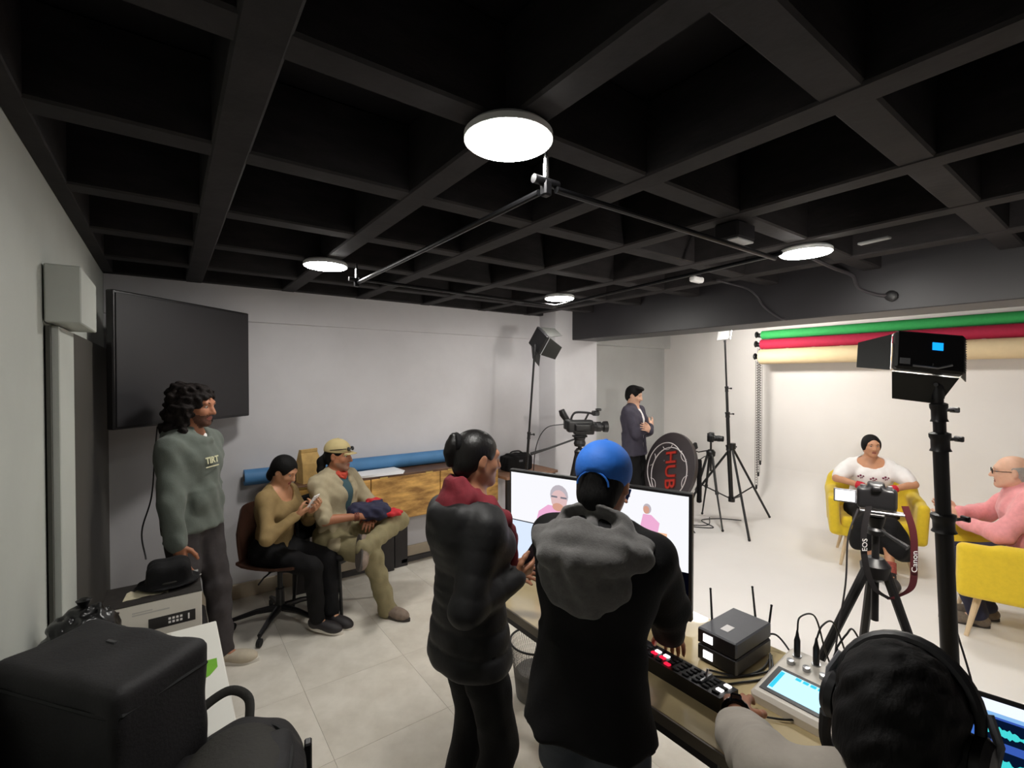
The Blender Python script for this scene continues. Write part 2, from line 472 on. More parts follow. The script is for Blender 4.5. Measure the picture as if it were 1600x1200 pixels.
# roller box and narrow panel on the left wall
t = thing('shutter_housing', 'pale boxed roller housing fixed high on the left wall', 'shutter', (XL + .006, 2.35, 2.0))
mb = MB(); mb.box((.05, .23, .105), (.10, .46, .21), bev=.004); obj('housing', mb, m_wall_l, t)
mb = MB(); mb.box((.018, .215, -.98), (.03, .33, 1.94), bev=.003); obj('panel', mb, m_wall_l, t)
mb = MB(); mb.box((.006, .035, -.98), (.012, .03, 1.94)); obj('gap_shade_strip', mb, mat('gap_shade', (70, 70, 64), .8), t)  # dark strip stands in for the shade in the gap beside the panel

# ------------------------------------------------------------------ ceiling lights and rails
m_lampw = mat('lamp_rim_white', (225, 225, 225), .4)
m_diff = emat('lamp_diffuser', (255, 252, 246), LAMP)
m_pipe = mat('pipe_black', (30, 30, 32), .3, metal=.7)
m_chrome = mat('chrome', (200, 200, 200), .2, metal=1)
LL = [((.825, 1.145), 'round white ceiling light nearest the camera, above the rail bracket'),
      ((.815, 3.11), 'round white ceiling light above the seated woman, by the left rail corner'),
      ((2.925, 1.18), 'round white ceiling light close to the black beam on the right'),
      ((2.83, 3.15), 'round white ceiling light farthest away, in front of the column'),
      ((4.99, 1.17), 'unseen round ceiling light added over the near half of the white set, behind the beam'),  # this and the next are unseen, added to light the white set evenly
      ((4.99, 3.15), 'unseen round ceiling light added over the far half of the white set, behind the beam')]
for (lx, ly), lab in LL:
    t = thing('ceiling_light', lab, 'ceiling light', (lx, ly, 2.50), 0, 'round ceiling lights')
    mb = MB(); mb.lathe([(.02, .036), (.12, .032), (.132, .02), (.132, .002), (.128, .0015)], n=40); obj('rim', mb, m_lampw, t)
    mb = MB(); mb.lathe([(.128, .002), (.122, -.003), (.1, -.0055), (.0001, -.007)], n=40); obj('diffuser', mb, m_diff, t)
t = thing('ceiling_rail', 'frame of thin black pipes hanging under the ceiling ribs', 'rail', (.98, 1.15, 2.40))
def tubes(name, segs, r, m, parent, n=10):
    for a, b in segs:
        mb = MB(); mb.cyl(a, b, r, n=n); obj(name, mb, m, parent)
tubes('pipe', [((0, .04, 0), (0, 1.83, 0)), ((.03, -.01, 0), (1.50, -.01, 0)), ((0, 1.83, .02), (1.75, 1.93, .02)), ((1.50, -.04, .02), (1.75, 1.98, .02))], .011, m_pipe, t)
for (x, y) in ((-.005, .0), (-.005, 1.85)):
    mb = MB(); mb.box((x, y, .0), (.03, .03, .05), bev=.005); mb.cyl((x - .05, y, .02), (x + .05, y, .02), .014, n=12); obj('clamp', mb, m_pipe, t)
    mb = MB(); mb.tube([(x, y, .02), (x, y, .07), (x, y, .13)], [.010, .010, .004], 8); obj('hanger', mb, m_chrome, t)
# small things on the ceiling
t = thing('projector_mount', 'small black box mount with a pale lower edge on a ceiling rib', 'mount', (2.2, 1.2, 2.49))
mb = MB(); mb.box((0, 0, 0), (.16, .12, .08), bev=.008); obj('box', mb, m_black, t)
mb = MB(); mb.box((0, -.03, -.043), (.15, .05, .008), bev=.002); obj('lower_plate', mb, mat('grey_plate', (150, 150, 150), .4), t)
t = thing('emergency_light', 'small white sensor box under the ceiling ribs', 'sensor', (3.02, 1.92, 2.49))
mb = MB(); mb.box((0, 0, 0), (.12, .05, .04), bev=.01); obj('case', mb, mat('white_plastic', (225, 225, 225), .4), t)
mb = MB(); mb.box((0, 0, .03), (.05, .04, .03)); obj('base', mb, m_black, t)
t = thing('ceiling_bracket', 'flat light grey bracket under the ceiling, right of the far lamp', 'bracket', (2.93, .86, 2.5))
mb = MB(); mb.box((0, 0, 0), (.14, .035, .012), rot('z', 80), bev=.003); obj('plate', mb, mat('grey_plate', (150, 150, 150), .4), t)
m_cable = mat('cable_black', (18, 17, 18), .5)
def curve_pts(P, n=8):
    P = [np.asarray(p, float) for p in P]; out = []
    Q = [2 * P[0] - P[1]] + P + [2 * P[-1] - P[-2]]
    for i in range(1, len(Q) - 2):
        for t in np.linspace(0, 1, n, endpoint=False):
            a, b, c, d = Q[i - 1:i + 3]
            out.append(.5 * ((2 * b) + (c - a) * t + (2 * a - 5 * b + 4 * c - d) * t * t + (-a + 3 * b - 3 * c + d) * t ** 3))
    return out + [P[-1]]
def cable(P, r, label, m=m_cable, name='cable', n=6):
    mb = MB(); mb.tube(curve_pts(P), r, n); o = obj(name, mb, m, origin=P[0]); return tag(o, label, 'cable')
m_bc = mat('cable_dark_grey', (52, 49, 52), .5)
cable([(3.2, 1.25, 2.53), (3.55, 1.26, 2.52), (3.80, 1.24, 2.5), (3.868, 1.22, 2.42), (3.868, 1.12, 2.36), (3.868, 1.06, 2.345)], .012, 'thick dark cable looping from the ceiling onto the black beam', m_bc)
cable([(3.3, 1.93, 2.52), (3.7, 1.93, 2.51), (3.86, 1.92, 2.46), (3.873, 1.86, 2.36), (3.873, 1.74, 2.26), (3.873, 1.70, 2.25)], .008, 'thin dark cable running down the beam face further left', m_bc)
t = thing('junction_box', 'round black junction fitting on the face of the black beam', 'fitting', (3.885, 1.04, 2.34))
mb = MB(); mb.lathe([(.035, 0), (.035, .02), (.02, .03), (.0001, .03)], R=basis((-1, 0, 0)), n=20); obj('cap', mb, m_cable, t)

# ------------------------------------------------------------------ screen across the corner
m_scr = mat('screen_dark', (32, 30, 33), .55, var=.05, scale=3)
m_scrf = mat('screen_frame', (24, 22, 24), .35)
R_, L_ = V(.523, 4.196), V(-.244, 3.48)
dv = (R_ - L_) / np.linalg.norm(R_ - L_); W = np.linalg.norm(R_ - L_)
t = thing('wall_screen', 'large dark flat screen mounted across the corner behind the man in the green hoodie', 'screen', (*(.5 * (R_ + L_)), 1.9), math.atan2(dv[1], dv[0]))
mb = MB(); mb.box((0, .03, 0), (W, .05, .80), bev=.006); obj('frame', mb, m_scrf, t)
mb = MB(); mb.box((0, .003, 0), (W - .03, .008, .77), bev=.002); obj('panel', mb, m_scr, t)
mb = MB(); mb.box((0, .18, 0), (.08, .28, .08)); mb.box((0, .07, 0), (.3, .02, .3)); obj('wall_mount', mb, m_pipe, t)
# ------------------------------------------------------------------ people
def ik(a, b, l1, l2, pole):
    a, b = V(*a), V(*b); d = b - a; D = np.linalg.norm(d)
    if D > (l1 + l2) * .998:
        b = a + d / D * (l1 + l2) * .998; d = b - a; D = np.linalg.norm(d)
    u = d / D; x = (l1 * l1 - l2 * l2 + D * D) / (2 * D); h = math.sqrt(max(1e-6, l1 * l1 - x * x))
    p = np.asarray(pole, float); p = nrm(p - (p @ u) * u)
    return a + u * x + p * h, b
m_skin = mat('skin_brown', (176, 122, 92), .5, var=.06, scale=30, bump=.02)
m_skin2 = mat('skin_tan', (170, 112, 82), .5, var=.06, scale=30)
m_skin3 = mat('skin_light', (214, 168, 142), .5, var=.05, scale=30)
m_skin4 = mat('skin_warm', (196, 142, 108), .48, var=.05, scale=30)
m_lip = mat('lips', (150, 84, 74), .45)
m_sclera = mat('eye_white', (186, 170, 160), .4)
m_iris = mat('iris_dark', (28, 18, 14), .2)
m_hair = mat('hair_black', (11, 9, 9), .7, var=.3, scale=40, spec=.22, bump=.25, bscale=140, aniso=(1, 1, .25))
m_hair_b = mat('hair_dark_brown', (22, 15, 13), .75, spec=.25, var=.35, scale=30, bump=.4, bscale=70)
m_hair_g = mat('hair_grey', (150, 144, 138), .6, var=.15, scale=50, bump=.2, bscale=90)

class Human:
    """skeleton in world space. Local frame: x to the person's right, y ahead, z up, metres."""
    def __init__(s, loc, heading, S=1.7, female=False, build=1.0, pelvis=None, neck=None, head=None, look=(0, 0, 0),
                 arms=None, legs=None, sh=None, hips=None):
        s.loc = V(*loc); s.B = hd(heading); s.k = k = S / 1.75; s.female = female; s.bw = build
        w = s.w = lambda p: s.loc + s.B @ np.asarray(p, float)
        s.pelvis = w(pelvis if pelvis is not None else (0, 0, .95 * k))
        s.neck = w(neck if neck is not None else (0, -.015, 1.46 * k))
        up = nrm(s.neck - s.pelvis); s.up = up
        shw = (.152 if female else .170) * k * (1 + .4 * (build - 1))
        s.right = s.B[:, 0]
        s.fwd = nrm(np.cross(up, s.right))
        ds = sh or ((0, 0, 0), (0, 0, 0))     # offsets of the right and left shoulder
        s.shR = s.neck + s.right * shw - up * .045 * k + s.B @ V(*ds[0])
        s.shL = s.neck - s.right * shw - up * .045 * k + s.B @ V(*ds[1])
        s.shR = s.shR; s.hc = w(head) if head is not None else s.neck + up * .165 * k + s.fwd * .02
        yaw, pitch, roll = look
        s.hR = s.B @ rot('z', -yaw) @ rot('x', -pitch) @ rot('y', roll)
        s.ua, s.fa = .295 * k, .255 * k
        s.th, s.shin = .425 * k, .42 * k
        arms = arms or {}
        for sd, sg in (('R', 1), ('L', -1)):
            sh_ = getattr(s, 'sh' + sd)
            a = arms.get(sd, {})
            wr = w(a.get('wrist', (sg * .25, .06, .85 * k))) if 'wworld' not in a else V(*a['wworld'])
            pole = s.B @ V(*a.get('pole', (sg * .5, -1, -.3)))
            el, wr = ik(sh_, wr, s.ua, s.fa, pole)
            setattr(s, 'el' + sd, el); setattr(s, 'wr' + sd, wr)
            dflt = nrm(wr - el)
            setattr(s, 'hd' + sd, nrm(s.B @ V(*a['dir'])) if 'dir' in a else dflt)
            n = s.B @ V(*a.get('palm', (-sg, 0, 0)))
            d = getattr(s, 'hd' + sd); n = nrm(n - (n @ d) * d); setattr(s, 'pn' + sd, n)
            setattr(s, 'cu' + sd, a.get('curl', .35)); setattr(s, 'tc' + sd, a.get('thumb', .3))
        hw = .09 * k * (1.05 if female else 1)
        legs = legs or {}
        for sd, sg in (('R', 1), ('L', -1)):
            hp = s.pelvis + s.right * sg * hw - up * .03
            a = legs.get(sd, {})
            an = w(a.get('ankle', (sg * .1, -.02, .085)))
            kn, an = ik(hp, an, s.th, s.shin, s.B @ V(*a.get('pole', (0, 1, 0))))
            if 'knee' in a: kn = w(a['knee']); 
            setattr(s, 'hip' + sd, hp); setattr(s, 'kn' + sd, kn); setattr(s, 'an' + sd, an)
            ft = s.B @ V(*a.get('toe', (sg * .2, 1, -.0))); setattr(s, 'ft' + sd, nrm(ft))
    def tp(s, t, x=0, y=0):
        """point on the torso axis (0 pelvis, 1 neck base)"""
        return s.pelvis + (s.neck - s.pelvis) * t + s.right * x + s.fwd * y
    def hp(s, p): return s.hc + s.hR @ (np.asarray(p, float) * s.k * (.95 if s.female else 1))
    # ---- the body: one continuous surface
    def body(s, label, skin, res=.007, eyes=True, brows=True, mouth=0.0, brow_m=None, group=None, beard=None):
        k = s.k; b = s.bw; S_ = Sculpt(res); kh = k * (.95 if s.female else 1)
        H = s.hp; R = s.hR
        S_.ell(H((0, -.012, .028)), V(.076, .094, .086) * kh, R, .01)
        S_.ell(H((0, .028, -.028)), V(.060, .064, .082) * kh, R, .03)
        for g in (-1, 1):
            S_.cone(H((g * .047, .0, -.05)), H((g * .012, .068, -.098)), .024 * kh, .018 * kh, .03)
            S_.ell(H((g * .036, .058, -.028)), V(.024, .022, .022) * kh, R, .02)
        S_.ell(H((0, .074, -.098)), V(.018, .015, .014) * kh, R, .015)
        S_.cone(H((-.036, .076, .024)), H((.036, .076, .024)), .014 * kh, None, .02)
        for g in (-1, 1): S_.ell(H((g * .032, .092, .004)), V(.017, .014, .011) * kh, R, .014, '-')
        S_.chain([H((0, .084, .016)), H((0, .098, -.012)), H((0, .109, -.032))], [.008 * kh, .0095 * kh, .0125 * kh], .012)
        for g in (-1, 1): S_.ell(H((g * .012, .096, -.035)), V(.009, .009, .008) * kh, R, .008)
        S_.ell(H((0, .084, -.060)), V(.024, .013, .0065) * kh, R, .008)
        S_.ell(H((0, .082, -.071)), V(.020, .013, .0075) * kh, R, .008)
        if mouth: S_.ell(H((0, .098, -.066)), V(.02, .012, .002 + mouth) * kh, R, .004, '-')
        for g in (-1, 1):
            S_.ell(H((g * .079, -.008, -.006)), V(.010, .021, .033) * kh, R @ rot('z', g * -18), .006)
            S_.ell(H((g * .089, .0, -.004)), V(.006, .010, .018) * kh, R, .006, '-')
        # neck, torso
        u = s.right
        S_.cone(H((0, -.022, -.055)), s.neck - s.up * .03, .054 * kh, .062 * k, .03)
        S_.cone(s.shR, s.neck, .05 * k, .058 * k, .04); S_.cone(s.shL, s.neck, .05 * k, .058 * k, .04)
        S_.econe(s.tp(.02), s.tp(.32), u, (.155 * k * b, .105 * k * b), (.135 * k * b, .095 * k * b), .04)
        S_.econe(s.tp(.32), s.tp(.72), u, (.135 * k * b, .095 * k * b), (.16 * k * b, .11 * k * b), .04)
        S_.econe(s.tp(.72), s.tp(.88), u, (.16 * k * b, .11 * k * b), (.15 * k * b, .08 * k * b), .04)
        if s.female:
            for g in (-1, 1): S_.ell(s.tp(.66, g * .075 * k, .085 * k), V(.062, .055, .06) * k, s.B, .03)
        for sd in 'RL':
            g = 1 if sd == 'R' else -1
            sh, el, wr = (getattr(s, q + sd) for q in ('sh', 'el', 'wr'))
            S_.cone(sh, el, .047 * k * b, .036 * k * b, .03); S_.cone(el, wr, .037 * k * b, .024 * k, .02)
            s.hand(S_, sd)
            hpj, kn, an, ft = (getattr(s, q + sd) for q in ('hip', 'kn', 'an', 'ft'))
            S_.cone(hpj, kn, .082 * k * b, .052 * k * b, .05); S_.cone(kn, an, .05 * k, .034 * k, .03)
            S_.ell(kn + (an - kn) * .3 - s.fwd * .012, V(.045, .045, .09) * k, basis(an - kn), .03)
            fu = V(0, 0, 1) if an[2] < .16 else nrm(kn - an); S_.cone(an - fu * .02, an + ft * .11 * k - fu * .045, .033 * k, .024 * k, .03)
        lipR, lipC = R, H((0, .092, -.066))
        def lips(c):
            q = (c - lipC) @ R / kh
            return (np.abs(q[:, 0]) < .023 * (1 - (q[:, 2] / .02) ** 2)) & (np.abs(q[:, 2] + .0) < .0115) & (np.abs(q[:, 1]) < .02)
        def chin(c):
            q = (c - s.hc) @ R / kh
            return (q[:, 2] < -.048 - .0 * q[:, 0]) & (q[:, 2] > -.13) & (q[:, 1] > .012 - .35 * (q[:, 2] + .05)) & (np.abs(q[:, 0]) < .075) | ((q[:, 2] < -.046) & (q[:, 2] > -.056) & (np.abs(q[:, 0]) < .03) & (q[:, 1] > .06))
        o = s.root = sobj('person', S_, [skin, m_lip] + ([beard] if beard else []), origin=s.loc, masks=([(chin, 2)] if beard else []) + [(lips, 1)])
        tag(o, label, 'person', group)
        s.o = o
        if eyes:
            for g in (-1, 1):
                mb = MB(); c = H((g * .0315, .0715, .004))
                mb.ball(c, .0128 * kh, R, 12)
                mb.m = 1; mb.ball(c + R @ V(0, .0078, -.001) * kh, V(.0072, .0056, .0066) * kh, R, 10)
                obj('eye', mb, [m_sclera, m_iris], o, origin=s.loc)
        if brows:
            for g in (-1, 1):
                mb = MB(); mb.tube([H((g * .014, .0895, .022)), H((g * .033, .088, .029)), H((g * .052, .074, .022))], [.0035 * kh, .004 * kh, .0018 * kh], 6)
                obj('eyebrow', mb, brow_m or m_hair, o, origin=s.loc)
        return o
    def hand(s, S_, sd):
        k = s.k * (.93 if s.female else 1.0); wr = getattr(s, 'wr' + sd); d = getattr(s, 'hd' + sd); n = getattr(s, 'pn' + sd)
        cu, tc = getattr(s, 'cu' + sd), getattr(s, 'tc' + sd)
        t = np.cross(d, n) if sd == 'R' else np.cross(n, d)       # thumb side
        Rm = np.column_stack([t, d, n])
        S_.cone(wr, wr + d * .03 * k, .025 * k, .026 * k, .015)
        S_.box(wr + d * .052 * k, V(.040, .046, .0145) * k, .0135 * k, Rm, .014)
        ln = ((.042, .026, .021), (.047, .030, .022), (.043, .028, .021), (.033, .021, .019))
        cus = cu if isinstance(cu, (tuple, list)) else [cu * (1 + .12 * i) for i in range(4)]
        s.tips = getattr(s, 'tips', {}); s.tips[sd] = []
        for i in range(4):
            p = wr + (d * (.094 - .004 * abs(i - 1)) + t * (.031 - .0205 * i)) * k
            spread = (t * (.10 - .07 * i))
            c = 0; pts = [p - d * .012 * k, p]
            for j in range(3):
                c += cus[i] * (.75, 1.0, .75)[j]
                dd = nrm(d * math.cos(c) + n * math.sin(c) + spread * math.cos(c))
                p = p + dd * ln[i][j] * k; pts.append(p)
            S_.chain(pts, [.0098 * k, .0098 * k, .0092 * k, .0086 * k, .0074 * k], .004)
            s.tips[sd].append(p)
        p0 = wr + (d * .018 + t * .028 + n * .004) * k
        d1 = nrm(t * .75 + d * .65 + n * (.2 + .5 * tc)); d2 = nrm(t * (.5 - .5 * tc) + d * .85 + n * (.15 + .6 * tc)); d3 = nrm(t * (.25 - .6 * tc) + d * .95 + n * (.1 + .7 * tc))
        p1 = p0 + d1 * .04 * k; p2 = p1 + d2 * .034 * k; p3 = p2 + d3 * .026 * k
        S_.chain([p0, p1, p2, p3], [.015 * k, .012 * k, .0105 * k, .0085 * k], .008)
        s.tips[sd].append(p3)
    # ---- clothes
    def top(s, name, m, pad=.014, sleeve=1.0, hem=0.0, rib=None, puff=0.0, collar=0.0, res=.009, folds=.003, wl=.11, masks=None,
            mats=None, seed=1, extra=None, neckr=.066, cuff=.012, wide=1.0, hemflare=1.0, sl=('R', 'L'), lower=.0):
        k = s.k; b = s.bw * wide; S_ = Sculpt(res); u = s.right; q = pad
        rb = (rib[0], rib[1]) if rib else None; rs = (rib[0], rib[1] * .35) if rib else None
        h0 = s.tp(hem)
        S_.econe(h0, s.tp(.34), u, ((.165 * k * b + q) * hemflare, (.115 * k * b + q) * hemflare), (.145 * k * b + q, .105 * k * b + q), .04, rib=rb, cap=.02)
        S_.econe(s.tp(.34), s.tp(.72), u, (.145 * k * b + q, .105 * k * b + q), (.17 * k * b + q, .118 * k * b + q), .04, rib=rb)
        S_.econe(s.tp(.72), s.tp(.89), u, (.17 * k * b + q, .118 * k * b + q), (.155 * k * b + q, .085 * k * b + q), .05, rib=rb)
        if s.female:
            for g in (-1, 1): S_.ell(s.tp(.66, g * .072 * k, .09 * k), (V(.066, .055, .065) * k + q * .6), s.B, .04)
        for sd in sl:
            sh, el, wr = (getattr(s, j + sd) for j in ('sh', 'el', 'wr'))
            S_.cone(sh, s.neck - s.up * .005, .048 * k + q * .75, neckr * k, .05)
            if sleeve <= 1: 
                S_.cone(sh, sh + (el - sh) * sleeve, .050 * k * s.bw + q * .8, (.050 - .007 * sleeve) * k * s.bw + q * .9, .035, rib=rs)
                continue
            S_.cone(sh, el, .050 * k * s.bw + q * .75, .040 * k * s.bw + q * .75 + puff * .6, .035, rib=rs)
            e2 = el + (wr - el) * (sleeve - 1)
            S_.cone(el, e2, .040 * k * s.bw + q * .75 + puff * .6, .030 * k + q * .6 + puff * .5, .03, rib=rs)
            if sleeve > 1.85 and cuff: S_.cone(e2 - nrm(wr - el) * .03, e2 + nrm(wr - el) * .012, .03 * k + cuff, .03 * k + cuff * .9, .01)
        if collar: S_.cone(s.neck - s.up * .02, s.neck + s.up * collar, .062 * k + q, .06 * k + q * .6, .03)
        if extra: extra(S_)
        if folds: S_.folds(folds, wl, seed)
        o = sobj(name, S_, mats or m, s.o, s.loc, masks)
        return o
    def trousers(s, name, m, pad=.012, hemr=.055, res=.009, folds=.004, seed=3, to=.97, topt=.2, knee=1.0, extra=None, legs='RL'):
        k = s.k; b = s.bw; S_ = Sculpt(res)
        S_.econe(s.tp(-.02), s.tp(topt), s.right, (.148 * k * b + pad, .108 * k * b + pad), (.142 * k * b + pad, .1 * k * b + pad), .04, cap=.05)
        for sd in legs:
            hp, kn, an = (getattr(s, j + sd) for j in ('hip', 'kn', 'an'))
            S_.cone(hp, kn, .086 * k * b + pad, .056 * k * b * knee + pad, .05)
            S_.cone(kn, kn + (an - kn) * to, .056 * k * b * knee + pad, hemr * k, .03)
            if (kn - hp)[2] > -.25: S_.ell(hp - s.fwd * .03 + s.up * .02, V(.09, .09, .1) * k * b + pad * .5, s.B, .05)
        if extra: extra(S_)
        S_.folds(folds, .10, seed)
        return sobj(name, S_, m, s.o, s.loc)
    def shoes(s, m, msole, L=.27, name='shoe', res=.007, high=False, legs='RL', msk=None):
        for sd in legs:
            k = s.k; an = getattr(s, 'an' + sd); f = getattr(s, 'ft' + sd)
            shin = nrm(getattr(s, 'kn' + sd) - an)
            up = V(0, 0, 1) if an[2] < .16 else shin; up = nrm(up - (up @ f) * f); r = np.cross(f, up)
            Rm = np.column_stack([r, f, up]); L_ = L * k
            base = an - up * .085 * k
            if an[2] < .14: base[2] = max(base[2], .0)
            S_ = Sculpt(res)
            S_.ell(base + f * (-.02) + up * .045, V(.038, .05, .045) * k, Rm, .02)
            S_.ell(base + f * (L_ * .32) + up * .038, V(.046, .10, .038) * k, Rm, .03)
            S_.ell(base + f * (L_ * .52) + up * .03, V(.044, .065, .03) * k, Rm, .03)
            S_.cone(base + up * .05 - f * .01, base + up * (.10 if high else .075), .042 * k, .043 * k, .02)
            S_.box(base - up * .03, V(.1, .3, .03), .005, Rm, .004, '-')
            o = sobj(name, S_, m, s.o, s.loc)
            mb = MB(); pr = []
            for a in np.linspace(0, 2 * PI, 22, endpoint=False):
                y = math.sin(a); x = math.cos(a)
                pr.append((x * (.038 + .010 * (y > 0) * abs(y) ** .5) * k * (1 - .25 * max(0, y) ** 4), y * L_ * .53 + L_ * .28))
            mb.prism(pr, .022 * k, base + up * .0, Rm); obj('sole', mb, msole, o, origin=s.loc if False else None, loc=-s.loc)
    def hair(s, m, fn=None, cut=True, res=.007, thick=.011, folds=0, name='hair', line=.062, low=-.055):
        k = s.k * (.95 if s.female else 1); S_ = Sculpt(res); H = s.hp; R = s.hR
        S_.ell(H((0, -.016, .030)), (V(.076, .094, .086) + thick) * k, R, .01)
        S_.ell(H((0, -.05, -.02)), (V(.066, .055, .07) + thick * .8) * k, R, .02)
        if cut:
            S_.ell(H((0, .10, -.035)), V(.072, .088, line + .04) * k, R, .008, '-')
            S_.box(H((0, .04, low - .1)), V(.2, .085, .1) * k, .01, R, .01, '-')
            for g in (-1, 1): S_.ell(H((g * .09, .012, -.03)), V(.03, .03, .045) * k, R, .01, '-')
        if fn: fn(S_, H, R, k)
        if folds: S_.folds(folds, .04, 5)
        return sobj(name, S_, m, s.o, s.loc)
# ------------------------------------------------------------------ the nine people
m_black_cloth = mat('cloth_black', (13, 12, 14), .85, var=.15, scale=20, bump=.15, bscale=120, spec=.3)
m_black_puff = mat('puffer_black', (13, 12, 14), .6, var=.12, scale=14, bump=.12, bscale=60)
m_greyhood = mat('hood_grey', (92, 90, 89), .9, var=.12, scale=60, bump=.2, bscale=200, sheen=.2)
m_greenhood = mat('hoodie_green_grey', (97, 104, 97), .9, var=.06, scale=25, bump=.1, bscale=150, sheen=.1)
m_dark_trs = mat('trousers_dark_grey', (58, 53, 54), .85, var=.12, scale=20, bump=.1)
m_jeans = mat('jeans_slate', (58, 66, 76), .8, var=.12, scale=30, bump=.12)
m_navy = mat('cloth_navy', (36, 38, 62), .8, var=.1, scale=25, bump=.1)
m_khaki = mat('shirt_khaki', (168, 156, 128), .8, var=.06, scale=25, bump=.1)
m_khaki2 = mat('trousers_olive_khaki', (134, 124, 92), .85, var=.08, scale=22, bump=.12)
m_teal = mat('tshirt_teal', (56, 84, 92), .85)
m_mustard = mat('top_mustard', (146, 122, 80), .85, var=.08, scale=25, bump=.1)
m_red = mat('neckerchief_red', (190, 70, 50), .8, var=.1)
m_wine = mat('hood_wine_red', (120, 30, 42), .85, var=.12, scale=40, bump=.15)
m_charc = mat('jacket_charcoal_navy', (58, 54, 68), .75, var=.1, scale=20, bump=.1)
m_whitec = mat('cloth_white', (238, 234, 232), .8, var=.02, scale=20, bump=.06)
m_pink = mat('sweater_pink', (228, 150, 152), .9, var=.06, scale=40, bump=.15, sheen=.2)
m_grey_t = mat('shirt_grey', (166, 158, 148), .85, var=.05, scale=22, bump=.08)
m_shoe_d = mat('shoe_dark', (40, 36, 38), .6, var=.15)
m_shoe_b = mat('shoe_brown_grey', (120, 104, 92), .7, var=.2, scale=30)
m_sole_w = mat('sole_white', (220, 214, 204), .6)
m_sole_d = mat('sole_dark', (60, 54, 50), .7)
m_blue = mat('cap_blue', (28, 104, 200), .7, var=.05, scale=30, bump=.1)
m_phone = mat('phone_black', (14, 14, 16), .15)

def capmesh(P, m, fwdsign, name, bill=True, tall=0.0, mbill=None, low=.018, back=False, tilt=0.0, grow=0.0):
    k = P.k * (.95 if P.female else 1); H, R = P.hp, P.hR
    S_ = Sculpt(.006)
    S_.ell(H((0, -.014, .042)), (V(.084, .102, .088 + tall) + grow) * k, R, .01)
    S_.box(H((0, 0, -.15 + low)), V(.2, .2, .15) * k, .004, R, .004, '-')
    if back: S_.ell(H((0, -.115, low + .002)), V(.05, .06, .042) * k, R, .006, '-')
    o = sobj(name, S_, m, P.o, P.loc)
    mb = MB()
    rows = []
    for i in range(4):
        row = []
        for a in np.linspace(-1, 1, 15):
            x = .076 * math.sin(a * 1.25); y = .075 + .02 * math.cos(a * 1.25) + i / 3 * (.075 * math.cos(a * 1.45) - .02)
            z = low + .004 - i / 3 * (.022 - tilt) - .03 * a * a * (i / 3) * .6
            row.append(H((x * (1 - .04 * i), y * fwdsign, z)))
        rows.append(row)
    up_ = R @ V(0, 0, .005)
    mb.grid(rows); mb.grid([[q - up_ for q in r] for r in rows], flip=True)
    ring = rows[0] + [r[-1] for r in rows[1:]] + rows[-1][::-1] + [r[0] for r in rows[::-1][1:]]
    mb.grid([ring, [q - up_ for q in ring]], flip=True)
    if bill: obj('bill', mb, mbill or m, o, loc=-P.loc)
    mb = MB(); mb.ball(H((0, -.014, .042 + (.088 + tall + grow))), V(.008, .008, .004) * k, R, 10); obj('button', mb, m, o, loc=-P.loc)
    return o

# 1. man in the green hoodie standing on the left
A = Human((.12, 3.46, 0), 130, 1.74, build=.97, look=(-6, 7, 0), head=(0, .03, 1.628), sh=((0, 0, -.02), (0, 0, -.02)),
          arms={'R': dict(wrist=(.235, .10, .835), pole=(.4, -1, 0), palm=(-1, .1, 0), curl=.28),
                'L': dict(wrist=(-.10, .06, 1.03), pole=(-.5, -1, 0), dir=(.75, .05, -.3), palm=(0, -1, 0), curl=.5)},
          legs={'R': dict(ankle=(.10, -.06, .085)), 'L': dict(ankle=(-.09, .12, .085))})
A.body('man standing in a grey green hoodie with long curly dark hair', m_skin2, beard=mat('stubble_dark', (92, 58, 44), .7, var=.25, scale=120))
def _hoodx(S_):
    k = A.k
    S_.chain([A.neck + A.right * .085 - A.up * .0 + A.fwd * .03, A.neck + A.right * .07 - A.fwd * .07 + A.up * .015, A.neck - A.fwd * .1 + A.up * .01, A.neck - A.right * .07 - A.fwd * .07 + A.up * .015, A.neck - A.right * .085 + A.fwd * .03],
             [.022, .036, .045, .036, .022], .03)
    S_.chain([A.neck + A.right * .085 + A.fwd * .03, A.neck + A.right * .03 + A.fwd * .105 - A.up * .04, A.neck - A.right * .03 + A.fwd * .105 - A.up * .04, A.neck - A.right * .085 + A.fwd * .03], [.022, .018, .018, .022], .02)
    S_.ell(A.neck + A.fwd * .085 + A.up * .02, V(.042, .06, .055), A.B, .012, '-')
    S_.ell(A.tp(.2, 0, .105), V(.13, .045, .10), A.B, .02)      # front pocket
A.top('hoodie', m_greenhood, pad=.027, sleeve=1.93, hem=-.10, collar=0, folds=.007, wl=.13, extra=_hoodx, cuff=.018, hemflare=1.06, puff=.008)
mb = MB(); c = A.tp(.70, .03, .118 * A.k + .042)
Rt = np.column_stack([-A.right, A.up, A.fwd]) @ rot('x', -6)
for part in (text_mb('TIRT', .052, .002, Rt, c, bold=.002), MB().box(c - A.up * .037, (.11, .006, .002), Rt)):
    mb.add(part.v, part.f)
obj('chest_print', mb, mat('print_cream', (206, 204, 170), .8), bpy.data.objects['hoodie'], loc=-A.loc)
A.top('tshirt', m_whitec, pad=.004, sleeve=.3, hem=.1, folds=.002, sl=(), extra=lambda S_: S_.chain([A.neck + A.right * .06, A.neck + A.right * .03 + A.fwd * .06 - A.up * .012, A.neck - A.right * .03 + A.fwd * .06 - A.up * .012, A.neck - A.right * .06], [.014] * 4, .02))
A.trousers('trousers', m_dark_trs, pad=.016, hemr=.062)
A.shoes(mat('shoe_beige', (190, 178, 158), .7, var=.1), m_sole_w)
